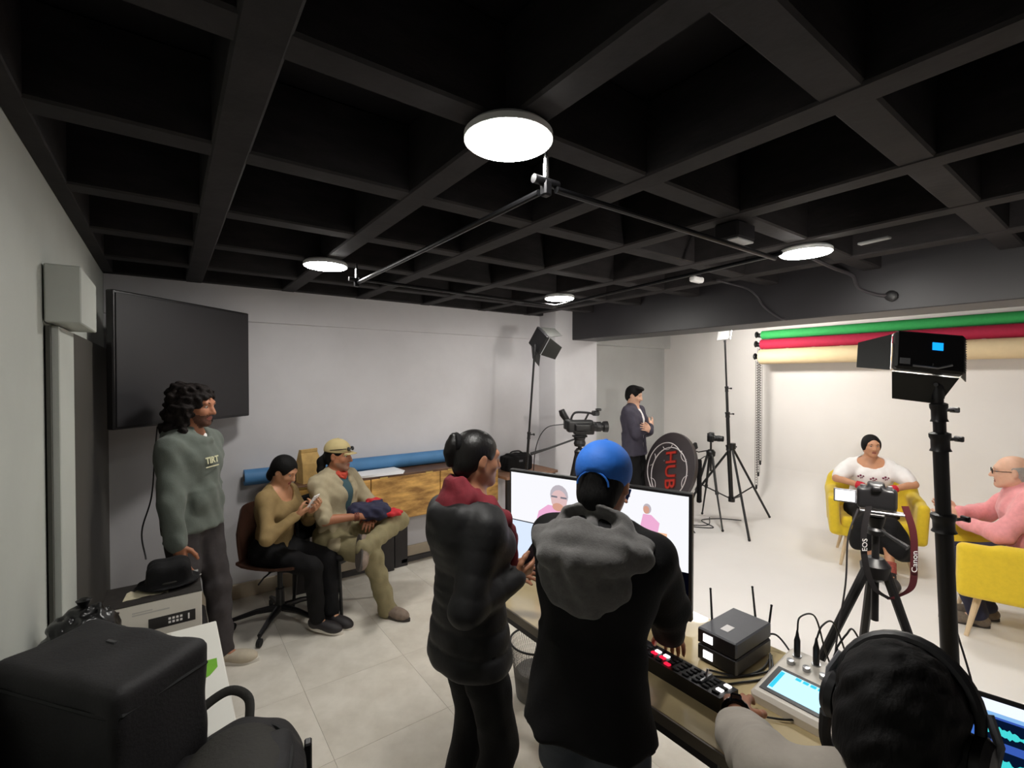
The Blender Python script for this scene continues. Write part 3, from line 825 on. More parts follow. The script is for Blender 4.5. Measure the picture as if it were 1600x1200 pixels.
def _curls(S_, H, R, k):
    rg = np.random.RandomState(4)
    S_.ell(H((0, -.075, -.045)), V(.105, .085, .125) * k, R, .03)
    for g in (-1, 1): S_.ell(H((g * .085, -.035, -.05)), V(.04, .06, .10) * k, R, .03)
    for i in range(130):
        a = rg.uniform(0, 2 * PI); z = rg.uniform(-.19, .12); t = (z + .19) / .31
        rr = .115 if z < .04 else .115 * math.sqrt(max(.02, 1 - ((z - .04) / .09) ** 2))
        y = -.03 + rr * math.sin(a); x = rr * .98 * math.cos(a)
        if y > .035 and z < .075: continue
        if y > .0 and z < -.02 and abs(x) < .07: continue
        S_.ell(H((x, y - .015, z)), V(1, 1, 1) * rg.uniform(.016, .026) * k, R, .012)
    S_.ell(H((0, .115, -.04)), V(.074, .085, .108) * k, R, .008, '-')
A.hair(m_hair_b, _curls, thick=.018, folds=.006)

# 2. seated woman with a phone on the swivel chair
Wm = Human((.64, 3.80, 0), 133, 1.60, True, 1.0, pelvis=(0, -.02, .555), neck=(.03, .03, .985), head=(.035, .085, 1.125), look=(0, 27, 0),
           arms={'R': dict(wrist=(.12, .235, .835), pole=(.7, -.5, -.6), dir=(-.55, .6, .35), palm=(-.4, -.35, .8), curl=.75, thumb=.5),
                 'L': dict(wrist=(.01, .27, .835), pole=(-.7, -.4, -.6), dir=(.25, .75, .35), palm=(.3, -.4, .8), curl=.7, thumb=.4)},
           legs={'R': dict(ankle=(.10, .37, .1), pole=(.25, 1, .6), toe=(.0, 1, -.12)), 'L': dict(ankle=(-.01, .42, .09), pole=(-.2, 1, .7), toe=(.25, 1, -.1))})
Wm.body('seated woman in a mustard long sleeved top looking down at the phone in her hands', m_skin4)
def _scoop(S_):
    S_.ell(Wm.tp(1.0, 0, .045), V(.088, .085, .095), Wm.B, .015, '-')
Wm.top('top', m_mustard, pad=.010, sleeve=1.9, hem=-.06, folds=.003, extra=_scoop, cuff=.006)
Wm.trousers('trousers', m_black_cloth, pad=.012, hemr=.058, folds=.004)
Wm.shoes(m_shoe_d, m_sole_w)
def _low(S_, H, R, k):
    S_.ell(H((0, -.075, -.075)), V(.055, .05, .06) * k, R, .02)
Wm.hair(m_hair, _low, thick=.014)

# 3. seated man with khaki cap, leg crossed
Mc = Human((1.08, 3.82, 0), 147, 1.72, False, 1.08, pelvis=(0, 0, .555), neck=(.0, -.03, 1.03), head=(0, .015, 1.185), look=(-14, 4, 0),
           arms={'R': dict(wrist=(.10, .30, .76), pole=(1, -.5, -.5), dir=(-.85, .35, -.1), palm=(-.2, -.3, -.9), curl=.4),
                 'L': dict(wrist=(-.08, .27, .72), pole=(-1, -.5, -.3), dir=(.8, .4, -.2), palm=(.1, -.1, -.9), curl=.4)},
           legs={'R': dict(ankle=(.03, .48, .1), pole=(.35, 1, 1), toe=(.0, 1, -.08)),
                 'L': dict(ankle=(.17, .43, .585), knee=(-.20, .43, .655), toe=(.45, .35, -.55))})
Mc.body('seated man in a khaki shirt and cap with sunglasses, one leg crossed over the other', m_skin2, beard=mat('stubble_grey', (150, 112, 92), .7, var=.15, scale=120))
mb = MB()
def _open(S_):
    S_.econe(Mc.tp(.40, 0, .16), Mc.tp(1.05, 0, .12), Mc.right, (.022, .07), (.06, .08), .012, '-')
    for g in (-1, 1): S_.cone(Mc.neck + Mc.right * g * .075 + Mc.fwd * .02 + Mc.up * .012, Mc.neck + Mc.right * g * .05 + Mc.fwd * .115 - Mc.up * .05, .018, .014, .015)
    S_.ell(Mc.tp(-.06, .12, .13), V(.10, .10, .06), Mc.B, .03)
Mc.top('shirt', m_khaki, pad=.015, sleeve=.95, hem=-.14, folds=.006, extra=_open, wl=.09)
Mc.top('tshirt', m_teal, pad=.006, sleeve=.3, hem=0, folds=.002, sl=())
S_ = Sculpt(.007); S_.chain([Mc.neck + Mc.right * .06 + Mc.up * .03, Mc.neck + Mc.right * .03 + Mc.fwd * .07 + Mc.up * .005, Mc.neck + Mc.fwd * .085 - Mc.up * .008, Mc.neck - Mc.right * .03 + Mc.fwd * .07 + Mc.up * .005, Mc.neck - Mc.right * .06 + Mc.up * .03], [.022, .025, .028, .025, .022], .02)
S_.folds(.004, .03, 2); sobj('neckerchief', S_, m_red, Mc.o, Mc.loc)
Mc.trousers('trousers', m_khaki2, pad=.016, hemr=.068, folds=.006, to=1.14)
Mc.shoes(m_shoe_b, m_sole_d, high=True)
def _pony(S_, H, R, k):
    S_.chain([H((0, -.10, -.01)), H((.01, -.135, -.06)), H((.02, -.13, -.13)), H((.02, -.115, -.18))], [.028 * k, .034 * k, .03 * k, .012 * k], .02)
Mc.hair(m_hair, _pony, thick=.006)
m_capk = mat('cap_khaki', (192, 174, 126), .8, var=.05, bump=.1)
cp = capmesh(Mc, m_capk, 1, 'cap', low=.030, tilt=.02, grow=.005)
mb = MB(); H = Mc.hp
for g in (-1, 1):
    mb.ball(H((g * .032, .098, .062)), V(.026, .008, .018), Mc.hR @ rot('x', 20), 12)
    mb.tube([H((g * .056, .09, .066)), H((g * .085, .03, .06)), H((g * .088, -.03, .05))], .0035, 6)
mb.tube([H((-.01, .104, .066)), H((.01, .104, .066))], .003, 6)
obj('sunglasses', mb, m_phone, Mc.o, loc=-Mc.loc)
mb = MB(); d = nrm(Mc.wrR - Mc.elR)
for i in range(3):
    B_ = basis(d); c = Mc.wrR - d * (.012 + .012 * i)
    mb.tube([c + .031 * (math.cos(a) * B_[:, 0] + math.sin(a) * B_[:, 1]) for a in np.linspace(0, 2 * PI, 16, endpoint=False)], .005, 6, closed=True)
obj('bracelet', mb, mat('bracelet_red_brown', (120, 60, 44), .7, var=.4, scale=90), Mc.o, loc=-Mc.loc)
# moustache and stubble
mb = MB(); mb.tube([H((-.026, .078, -.056)), H((0, .094, -.050)), H((.026, .078, -.056))], [.003, .006, .003], 8); obj('moustache', mb, m_hair_g, Mc.o, loc=-Mc.loc)

# 4. woman standing in the black puffer jacket
D = Human((.908, 1.514, 0), 92, 1.60, True, .95, look=(6, 6, 0), sh=((-.012, 0, -.03), (.012, 0, -.03)), neck=(0, .0, 1.335), head=(0, .035, 1.495),
          arms={'R': dict(wrist=(.12, .125, 1.06), pole=(.2, -1, -.6), dir=(.12, .85, .35), palm=(-.75, -.1, .6), curl=(.55, .6, .65, .7), thumb=.35),
                'L': dict(wrist=(-.12, .24, .98), pole=(-.7, -.6, -.5), palm=(1, 0, 0))})
D.body('woman standing in a black quilted jacket with wine red hood, holding a dark phone', m_skin)
def _puffx(S_):
    S_.chain([D.neck + D.right * .10 + D.fwd * .02 - D.up * .02, D.neck + D.right * .085 - D.fwd * .08 - D.up * .02, D.neck - D.fwd * .12 - D.up * .03, D.neck - D.right * .085 - D.fwd * .08 - D.up * .02, D.neck - D.right * .10 + D.fwd * .02 - D.up * .02],
             [.02, .03, .035, .03, .02], .03)
    S_.ell(D.neck - D.fwd * .095 - D.up * .075, V(.11, .05, .075), D.B @ rot('x', -15), .05)
    S_.cone(D.neck + D.right * .05 + D.fwd * .085 - D.up * .02, D.tp(.3, 0, .16), .03, .03, .03)
    S_.ell(D.neck + D.fwd * .05 + D.up * .035, V(.115, .135, .085), D.B @ rot('x', -25), .02, '-')
D.top('puffer_jacket', m_black_puff, pad=.027, sleeve=1.95, hem=-.24, rib=(.075, .009), puff=.001, folds=.0022, wl=.12, extra=_puffx, hemflare=1.22, cuff=.014, wide=.98)
def _wine(S_):
    W = lambda x, y, z: D.neck + D.right * x + D.fwd * y + D.up * z
    S_.econe(W(0, -.03, .045), W(0, -.045, -.03), D.right, (.078, .075), (.105, .095), .02)
    for g in (-1, 1):
        S_.chain([W(g * .075, -.03, .025), W(g * .085, .03, -.005), W(g * .072, .10, -.07), W(g * .045, .155, -.16), W(g * .03, .185, -.30)], [.03, .036, .036, .03, .02], .02)
    S_.ell(W(0, .03, .10), V(.068, .085, .11), D.B @ rot('x', 25), .015, '-')
S_ = Sculpt(.007); _wine(S_); S_.folds(.004, .06, 3); sobj('hood', S_, m_wine, D.o, D.loc)
D.trousers('trousers', m_black_cloth, pad=.014, hemr=.075, knee=1.1)
D.shoes(m_shoe_d, m_sole_d)
def _bun(S_, H, R, k):
    S_.ell(H((0, -.118, .045)), V(.034, .034, .045) * k, R, .012)
    S_.cone(H((0, -.10, .07)), H((0, -.118, .088)), .022 * k, .018 * k, .01)
    S_.cone(H((0, -.135, .02)), H((0, -.125, -.03)), .022 * k, .014 * k, .01)
D.hair(mat('hair_black_shiny', (14, 11, 10), .42, var=.3, scale=40, bump=.2, bscale=140, aniso=(1, 1, .25), spec=.4), _bun, thick=.009)
mb = MB(); H = D.hp; B_ = D.hR
mb.tube([H((0, -.105, .06)) + .03 * (math.cos(a) * B_[:, 0] + math.sin(a) * B_[:, 2]) for a in np.linspace(0, 2 * PI, 14, endpoint=False)], .012, 7, closed=True)
obj('hair_tie', mb, m_black_cloth, D.o, loc=-D.loc)

# 5. man with the blue cap at the desk
E = Human((.984, .963, 0), 66, 1.62, False, .94, pelvis=(0, .0, .87), neck=(.0, .075, 1.325), head=(0, .125, 1.475), look=(0, 14, 0),
          arms={'R': dict(wrist=(.14, .44, .87), pole=(1, -.4, -.1), dir=(.0, .75, -.5), palm=(0, -.4, -1), curl=.35),
                'L': dict(wrist=(-.06, .30, 1.30), pole=(.15, .25, -1), dir=(-.05, .6, .55), palm=(.8, 0, -.2), curl=(.08, .9, 1, 1.1))},
          sh=((.0, .03, -.01), (.0, .03, .0)))
E.body('man seen from behind in a blue cap and black jacket with a grey hood', m_skin2)
def _hoodE(S_): pass
E.top('jacket', m_black_cloth, pad=.034, sleeve=1.95, hem=-.165, folds=.006, wl=.15, puff=.008, hemflare=1.10, cuff=.014)
S_ = Sculpt(.0075); n_ = E.neck; W_ = lambda x, y, z: n_ + E.right * x + E.fwd * y + E.up * z
S_.econe(W_(0, -.05, .02), W_(0, -.105, -.03), E.right, (.12, .08), (.15, .08), .03)
for g in (-1, 1): S_.chain([W_(g * .12, .05, -.025), W_(g * .14, -.02, -.01), W_(g * .145, -.08, -.02)], [.022, .03, .035], .02)
S_.ell(W_(0, .03, .085), V(.07, .08, .085), E.B @ rot('x', 20), .03, '-')
S_.chain([W_(.145, -.06, -.04), W_(.085, -.15, -.05), W_(0, -.18, -.055), W_(-.085, -.15, -.05), W_(-.145, -.06, -.04)], [.028, .032, .034, .032, .028], .02)
S_.ell(W_(0, -.115, -.105), V(.14, .052, .07), E.B, .008)
S_.ell(W_(0, -.13, -.145), V(.075, .04, .055), E.B, .06)
for g in (-1, 1): S_.cone(W_(g * .03, -.055, .055), W_(g * .075, -.15, -.045), .018, .016, .02)
S_.ell(W_(0, -.092, .055), V(.085, .036, .045), E.B @ rot('x', 20), .02, '-')
S_.cone(W_(0, -.05, .05), W_(.01, -.135, .01), .02, .022, .02)
S_.folds(.005, .08, 8); sobj('hood', S_, m_greyhood, E.o, E.loc)
E.trousers('jeans', m_jeans, pad=.016, hemr=.075, knee=1.1)
E.shoes(m_shoe_d, m_sole_w)
def _napeE(S_, H, R, k):
    S_.ell(H((0, -.065, -.055)), V(.062, .05, .05) * k, R, .02)
E.hair(m_hair, _napeE, thick=.008)
cpE = capmesh(E, m_blue, 1, 'cap', low=-.018, back=True, grow=.009)
H = E.hp
mb = MB(); mb.tube([H((.052 * math.cos(a), -.108 - .008 * math.sin(a), -.018 + .044 * math.sin(a))) for a in np.linspace(PI, 0, 10)], .003, 6); obj('strap_edge', mb, m_blue, cpE, loc=-E.loc)

# 6. sound operator with headphones, bottom right
F = Human((.747, .195, 0), 78, 1.68, False, 1.02, pelvis=(0, 0, .56), neck=(-.015, .225, 1.07), head=(0, .30, 1.195), look=(14, 26, 0),
          arms={'L': dict(wworld=(1.37, .74, .80), pole=(-1, -.2, .0), dir=(-.25, 1, -.12), palm=(.2, 0, -1), curl=.35),
                'R': dict(wworld=(1.40, .10, .80), pole=(1, -.3, -.1), dir=(-.1, 1, -.1), palm=(0, 0, -1), curl=.35)},
          legs={'R': dict(ankle=(.12, .42, .085), pole=(0, 1, 1)), 'L': dict(ankle=(-.12, .44, .085), pole=(0, 1, 1))}, sh=((0, .03, 0), (-.01, .03, .0)))
F.body('seated sound operator in a grey t-shirt with thick black hair, wearing headphones at the desk', m_skin2, res=.006)
F.top('tshirt', m_grey_t, pad=.022, sleeve=.98, hem=-.1, folds=.006, wl=.14, res=.008, puff=.0)
F.trousers('trousers', m_navy, pad=.015, hemr=.07)
F.shoes(m_shoe_d, m_sole_w)
def _thick(S_, H, R, k):
    S_.ell(H((0, -.035, .025)), V(.088, .102, .10) * k, R, .02)
    S_.ell(H((0, -.07, -.05)), V(.075, .055, .07) * k, R, .03)
    S_.ell(H((0, .125, -.045)), V(.075, .085, .10) * k, R, .008, '-')
F.hair(m_hair, _thick, thick=.014, folds=.003)
mb = MB(); d = nrm(F.wrL - F.elL); B_ = basis(d); c = F.wrL - d * .01
mb.tube([c + .034 * (math.cos(a) * B_[:, 0] + math.sin(a) * B_[:, 1]) for a in np.linspace(0, 2 * PI, 16, endpoint=False)], .009, 6, closed=True)
mb.box(c + B_[:, 1] * .036, (.03, .03, .012), B_, .004)
obj('watch', mb, m_phone, F.o, loc=-F.loc)

# 7. man with crossed arms at the back
G = Human((4.70, 3.84, 0), 164, 1.70, False, 1.02, look=(-6, 14, 0),
          arms={'R': dict(wrist=(-.05, .19, 1.20), pole=(1, -.2, -.8), dir=(-.9, -.05, .4), palm=(0, -1, 0), curl=.25),
                'L': dict(wrist=(.05, .225, 1.16), pole=(-1, -.2, -.8), dir=(.9, -.1, .35), palm=(0, -1, 0), curl=.3)})
G.body('man standing at the back with crossed arms in a dark jacket over a white shirt', m_skin3, res=.008)
def _openG(S_):
    S_.econe(G.tp(-.05, 0, .16), G.tp(1.05, 0, .12), G.right, (.03, .075), (.05, .08), .01, '-')
G.top('jacket', m_charc, pad=.026, sleeve=1.95, hem=-.14, folds=.005, hemflare=1.12, extra=_openG, cuff=.01, res=.01)
G.top('shirt', m_whitec, pad=.006, sleeve=.3, hem=-.08, folds=.002, res=.01, sl=())
G.trousers('trousers', m_black_cloth, pad=.014, hemr=.06)
G.shoes(m_shoe_d, m_sole_d)
def _quiff(S_, H, R, k):
    S_.ell(H((.01, .055, .098)), V(.065, .055, .030) * k, R, .02)
G.hair(m_hair, _quiff, thick=.012, line=.05)

# 8. woman in the far armchair
Hh = Human((5.50, 1.62, 0), 246, 1.58, True, 1.06, pelvis=(0, -.02, .52), neck=(0, -.04, .985), head=(0, .0, 1.14), look=(-12, 2, 0),
           arms={'R': dict(wrist=(.08, .24, .78), pole=(1, -.3, .1), dir=(-.9, .3, .05), palm=(-.1, -.6, -.7), curl=.35),
                 'L': dict(wrist=(-.10, .25, .77), pole=(-1, -.3, .1), dir=(.9, .3, .05), palm=(.1, -.6, -.7), curl=.35)},
           legs={'R': dict(ankle=(.05, .42, .09), pole=(.0, 1, 1), toe=(.2, 1, -.1)), 'L': dict(ankle=(-.07, .55, .10), pole=(0, 1, 1), toe=(-.1, 1, -.15))})
Hh.body('smiling woman in a white embroidered blouse and black skirt seated in the far yellow armchair', m_skin4, res=.008, mouth=.004)
def _round(S_):
    S_.ell(Hh.tp(1.0, 0, .04), V(.105, .10, .085), Hh.B, .012, '-')
    for sd in 'RL':
        sh, el = getattr(Hh, 'sh' + sd), getattr(Hh, 'el' + sd)
        S_.ell(sh + (el - sh) * .5, V(.075, .075, .12), basis(el - sh), .04)
Hh.top('blouse', m_whitec, pad=.014, sleeve=.85, hem=.02, folds=.004, extra=_round, res=.009)
bl = bpy.data.objects['blouse']
for x_, z_ in ((-.095, .70), (.0, .665), (.095, .70)):
    mb = MB(); c = Hh.tp(z_, x_, .118 * Hh.k + .055 - abs(x_) * .12)
    for dx, dz, r_ in ((-.022, .004, .008), (0, .01, .010), (.018, 0, .009), (.0, -.014, .006), (-.012, -.01, .006)):
        mb.ball(c + Hh.right * dx + Hh.up * dz, (r_, r_, r_), None, 8)
    obj('embroidery', mb, mat('embroidery_red', (120, 40, 70), .8, var=.4, scale=120), bl, loc=-Hh.loc)
S_ = Sculpt(.010)   # flared skirt
S_.econe(Hh.tp(-.04), Hh.tp(.16), Hh.right, (.185, .14), (.15, .11), .05)
for sd, g in (('R', 1), ('L', -1)):
    hp_, kn_, an_ = (getattr(Hh, j + sd) for j in ('hip', 'kn', 'an'))
    S_.cone(hp_, kn_, .115, .085, .08)
    S_.cone(kn_, kn_ + (an_ - kn_) * .42 + Hh.right * g * .06, .085, .09, .08)
S_.cone(Hh.knL, Hh.knL - V(0, 0, .2) - Hh.right * .13, .07, .06, .08)
S_.ell((Hh.knR + Hh.knL) / 2 - V(0, 0, .10), V(.20, .07, .13), Hh.B, .06)
S_.folds(.007, .10, 6); sobj('skirt', S_, m_black_cloth, Hh.o, Hh.loc)
for sd in 'RL':
    wr_, el_ = getattr(Hh, 'wr' + sd), getattr(Hh, 'el' + sd); d = nrm(wr_ - el_)
    mb = MB(); mb.tube([wr_ - d * .065, wr_ - d * .035, wr_ - d * .005], [.034, .037, .034], 14); obj('wrist_wrap', mb, mat('wrap_red', (190, 24, 44), .7, var=.2, scale=80), Hh.o, loc=-Hh.loc)
Hh.shoes(m_shoe_d, m_sole_d, L=.24)
for sd in 'RL':
    kn_, an_ = getattr(Hh, 'kn' + sd), getattr(Hh, 'an' + sd)
    mb = MB(); mb.tube([kn_ + (an_ - kn_) * t_ for t_ in (.74, .85, .98)], [.046, .044, .044], 12); obj('sock', mb, mat('sock_brick', (150, 70, 60), .8, var=.3, scale=60), Hh.o, loc=-Hh.loc)
def _back(S_, H, R, k):
    S_.ell(H((0, -.08, -.06)), V(.05, .05, .05) * k, R, .02); S_.ell(H((0, .115, .036)), V(.056, .06, .052) * k, R, .012, '-')
    for g in (-1, 1): S_.ell(H((g * .070, .0, -.002)), V(.019, .046, .058) * k, R, .02)
Hh.hair(m_hair, _back, thick=.009, line=.058)

# 9. man in pink in the near armchair
Pk = Human((4.86, .50, 0), 343, 1.72, False, 1.08, pelvis=(0, -.03, .55), neck=(0, .03, 1.0), head=(0, .10, 1.13), look=(4, 2, 0),
           arms={'L': dict(wrist=(-.06, .36, .74), pole=(-1, -.6, -.4), dir=(.25, .95, .05), palm=(.6, 0, .7), curl=.3),
                 'R': dict(wrist=(.12, .36, .77), pole=(1, -.6, -.3), dir=(-.25, .95, .25), palm=(-.7, 0, .6), curl=.25)},
           legs={'R': dict(ankle=(.10, .20, .09), pole=(.1, 1, .8), toe=(.1, 1, -.05)), 'L': dict(ankle=(-.06, .27, .085), pole=(-.1, 1, .8), toe=(0, 1, 0))})
Pk.body('balding man in a pink sweater and glasses seated in profile in the near yellow armchair', m_skin3, mouth=.005, brow_m=m_hair_g)
Pk.top('sweater', m_pink, pad=.026, sleeve=1.92, hem=-.05, folds=.005, puff=.006, collar=.02)
Pk.trousers('trousers', m_navy, pad=.015, hemr=.06)
Pk.shoes(mat('shoe_grey_suede', (112, 100, 88), .85, var=.15, scale=40), m_sole_d)
S_ = Sculpt(.006); H = Pk.hp; R = Pk.hR
S_.ell(H((0, -.018, .012)), V(.081, .098, .075) * Pk.k, R, .01); S_.ell(H((0, -.06, -.035)), V(.066, .055, .06) * Pk.k, R, .02)
S_.ell(H((0, .07, .10)), V(.075, .14, .085) * Pk.k, R, .01, '-'); S_.box(H((0, .10, -.03)), V(.2, .085, .2), .01, R, .01, '-')
for g in (-1, 1): S_.ell(H((g * .085, .01, -.035)), V(.03, .032, .045) * Pk.k, R, .008, '-')
sobj('hair', S_, m_hair_g, Pk.o, Pk.loc)
mb = MB()
for g in (-1, 1):
    c = H((g * .034, .102, .002))
    mb.tube([c + R @ V(.024 * math.cos(a), 0, .018 * math.sin(a)) for a in np.linspace(0, 2 * PI, 16, endpoint=False)], .0022, 6, closed=True)
    mb.tube([H((g * .058, .10, .006)), H((g * .078, .05, .006)), H((g * .082, -.008, .008))], .0025, 6)
mb.tube([H((-.011, .105, .006)), H((.011, .105, .006))], .002, 6)
obj('eyeglasses', mb, m_phone, Pk.o, loc=-Pk.loc)
# ------------------------------------------------------------------ furniture
m_wood = mat('wood_plank', (160, 114, 54), .5, var=.32, scale=4.2, col2=(196, 152, 84), bump=.08, bscale=25, aniso=(1, 1, 3.5))
m_wood_d = mat('wood_dark', (92, 64, 44), .5, var=.3, scale=5, bump=.08, bscale=25)
m_steel_d = mat('steel_dark', (44, 41, 42), .5, metal=.3, var=.1)
m_brass = mat('brass', (214, 184, 110), .3, metal=.8)
m_plast_b = mat('plastic_black', (20, 19, 21), .42, var=.1)
m_plast_g = mat('plastic_grey', (92, 93, 98), .4, var=.05)
m_rub = mat('rubber', (14, 14, 15), .7)
m_alu = mat('aluminium', (168, 168, 170), .3, metal=.9)
m_tri = mat('tripod_black', (30, 29, 30), .4, metal=.2)
m_tri_g = mat('tripod_grey', (92, 92, 92), .4, metal=.3)

# fold-down wooden bar along the back wall
t = thing('wooden_bar', 'long narrow wooden bar with hinged front panels along the back wall', 'bar table', (1.75, 4.215, 0))
mb = MB(); mb.box((.0, -.015, .915), (2.02, .36, .03), bev=.004); obj('tabletop', mb, m_wood_d, t)
for i in range(3):
    mb = MB(); mb.box((-.665 + .672 * i, -.19, .715), (.664, .02, .39), bev=.003); p = obj('front_panel', mb, m_wood, t)
    for dx in (-.22, .22):
        mb = MB(); mb.box((-.665 + .672 * i + dx, -.2, .912), (.07, .006, .014)); obj('hinge', mb, m_brass, p)
for x in (-.86, -.12, .03, .86):
    mb = MB(); mb.box((x, .02 if x > -.1 else -.02, .45), (.13, .05, .90), bev=.004); obj('leg', mb, m_steel_d, t)
for x0, x1 in ((-.86, -.1), (.03, .9)):
    mb = MB(); mb.box(((x0 + x1) / 2, .02, .05), (x1 - x0, .05, .04), bev=.003); obj('floor_bar', mb, m_steel_d, t)
t = thing('side_table', 'low brown side table at the right end of the wooden bar', 'table', (3.13, 4.12, 0))
mb = MB(); mb.box((0, 0, .765), (.70, .46, .03), bev=.004); obj('tabletop', mb, mat('wood_mid', (140, 104, 82), .5, var=.2, scale=5), t)
for x in (-.31, .31):
    for y in (-.19, .19):
        mb = MB(); mb.box((x, y, .375), (.035, .035, .75)); obj('leg', mb, m_steel_d, t)
# things on the bar
mb = MB(); mb.cyl((-1.0, 0, 0), (1.05, 0, 0), .064, n=28); mb.m = 1; mb.cyl((-1.004, 0, 0), (1.054, 0, 0), .03, n=18)
tag(obj('backdrop_roll', mb, [mat('roll_blue', (72, 124, 172), .6, var=.08, scale=6), m_wood_d], loc=(1.49, 4.31, .995)), 'long blue rolled backdrop lying on the wooden bar', 'roll')
t = thing('paper_bag', 'brown paper bag with a folded top on the wooden bar', 'bag', (.95, 4.16, .931), .3)
mb = MB(); a, b_, h = .085, .055, .16
vs = [(-a, -b_, 0), (a, -b_, 0), (a, b_, 0), (-a, b_, 0), (-a * 1.02, -b_ * .9, h), (a, -b_ * .85, h * .95), (a * 1.02, b_ * .8, h), (-a, b_ * .95, h * 1.05),
      (-a * .95, -.012, .27), (a * .7, -.014, .26), (a * .72, .012, .262), (-a * .97, .012, .275)]
mb.add(vs, [(0, 3, 2, 1), (0, 1, 5, 4), (1, 2, 6, 5), (2, 3, 7, 6), (3, 0, 4, 7), (4, 5, 9, 8), (5, 6, 10, 9), (6, 7, 11, 10), (7, 4, 8, 11), (8, 9, 10, 11)])
obj('bag', mb, mat('kraft_paper', (196, 160, 98), .75, var=.12, scale=14, bump=.25, bscale=18), t, angle=10)
mb = MB(); mb.box((-.01, -.016, .262), (.145, .012, .03), bev=.003); obj('folded_top', mb, _M['kraft_paper'], t)
t = thing('spray_bottle', 'small clear pump bottle with a white cap beside the paper bag', 'bottle', (.815, 4.2, .931))
mb = MB(); mb.lathe([(.028, 0), (.03, .01), (.03, .09), (.012, .115)], n=18); obj('bottle', mb, mat('bottle_clear', (170, 160, 150), .15), t)
mb = MB(); mb.lathe([(.013, .115), (.013, .14), (.006, .142), (.006, .16)], n=14); mb.box((.012, 0, .165), (.045, .014, .012), bev=.003); obj('pump', mb, m_whitec, t)
mb = MB(); mb.lathe([(.0305, .03), (.0305, .075)], n=18); obj('label_band', mb, m_whitec, t)
mb = MB()
for i in range(5): mb.box((.004 * i, .003 * i, .004 + .004 * i), (.40, .22, .0035), rot('z', 2 * i - 4))
tag(obj('paper_stack', mb, mat('paper_white', (236, 236, 238), .7), loc=(1.52, 4.12, .93)), 'stack of white papers lying on the wooden bar', 'paper')
t = thing('camera_bag', 'black equipment bag on the low side table', 'bag', (3.11, 4.17, .78), -.05)
S_ = Sculpt(.008); S_.box((0, 0, .08), (.165, .09, .08), .02); S_.box((.02, 0, .16), (.12, .07, .02), .015, None, .02); S_.folds(.003, .09)
sobj('body', S_, m_black_cloth, t)
mb = MB(); mb.tube(curve_pts([(-.09, 0, .165), (-.06, 0, .2), (.03, 0, .205), (.08, 0, .18)]), .009, 8); obj('handle', mb, m_plast_b, t)
mb = MB(); mb.box((0, -.093, .11), (.05, .006, .02)); obj('buckle', mb, m_plast_g, t)

# swivel chair
def caster(parent, x, y, a):
    mb = MB(); mb.cyl((x - .011 * math.sin(a) - .012, y, .028), (x + .012, y, .028), .027, n=16); mb.box((x, y, .055), (.018, .03, .03), bev=.004); obj('caster', mb, m_rub, parent)
sx, sy = .655, 3.77
t = thing('swivel_chair', 'brown swivel chair on a black five star base under the seated woman', 'chair', (sx, sy, 0))
for i in range(5):
    a = math.radians(20 + 72 * i); x, y = .31 * math.cos(a), .31 * math.sin(a)
    mb = MB(); mb.tube([(0, 0, .12), (x * .5, y * .5, .11), (x, y, .075)], [.028, .02, .015], 8); l = obj('leg', mb, m_plast_b, t)
    mb = MB(); mb.lathe([(.027, -.012), (.027, .012)], (x, y, .028), basis((math.sin(a), -math.cos(a), 0)), 16); mb.cyl((x, y, .03), (x, y, .08), .009, n=8); obj('caster', mb, m_rub, l)
mb = MB(); mb.cyl((0, 0, .10), (0, 0, .26), .03); mb.cyl((0, 0, .26), (0, 0, .43), .019); obj('column', mb, m_plast_b, t)
mb = MB(); mb.box((0, 0, .43), (.18, .18, .03), bev=.006); mb.tube([(0, 0, .43), (-.13, -.16, .42), (-.17, -.21, .40)], .006, 6); obj('mechanism', mb, m_plast_b, t)
B_ = hd(133); m_leath = mat('leather_brown', (74, 48, 36), .45, var=.2, scale=12, bump=.1)
rows = []
for u_ in np.linspace(0, 1, 15):     # one curved shell: seat sweeping up into the back
    row = []
    for v_ in np.linspace(-1, 1, 11):
        if u_ < .55: q = u_ / .55; y = .23 - .43 * q; z = .475 - .02 * math.sin(q * PI) + .0
        else: q = (u_ - .55) / .45; y = -.20 - .05 * math.sin(q * 1.6); z = .475 + .40 * q ** 1.15
        wd = .225 - .02 * abs(u_ - .4) - (.05 * max(0, u_ - .85) / .15)
        z += .035 * v_ ** 4 * (1 if u_ < .6 else 0); y += .07 * v_ ** 2 * (1 if u_ > .6 else u_ / .6 * .3)
        row.append(B_ @ V(v_ * wd, y, z))
    rows.append(row)
mb = MB(); mb.grid(rows); low = [[p - V(0, 0, .018) - B_ @ V(0, .012 * (i > 8), 0) for p in r] for i, r in enumerate(rows)]
mb.grid(low, flip=True); rg = rows[0] + [r[-1] for r in rows[1:]] + rows[-1][::-1][1:] + [r[0] for r in rows[::-1][1:]]; lg = low[0] + [r[-1] for r in low[1:]] + low[-1][::-1][1:] + [r[0] for r in low[::-1][1:]]
mb.grid([rg, lg], flip=True); obj('shell', mb, m_leath, t)
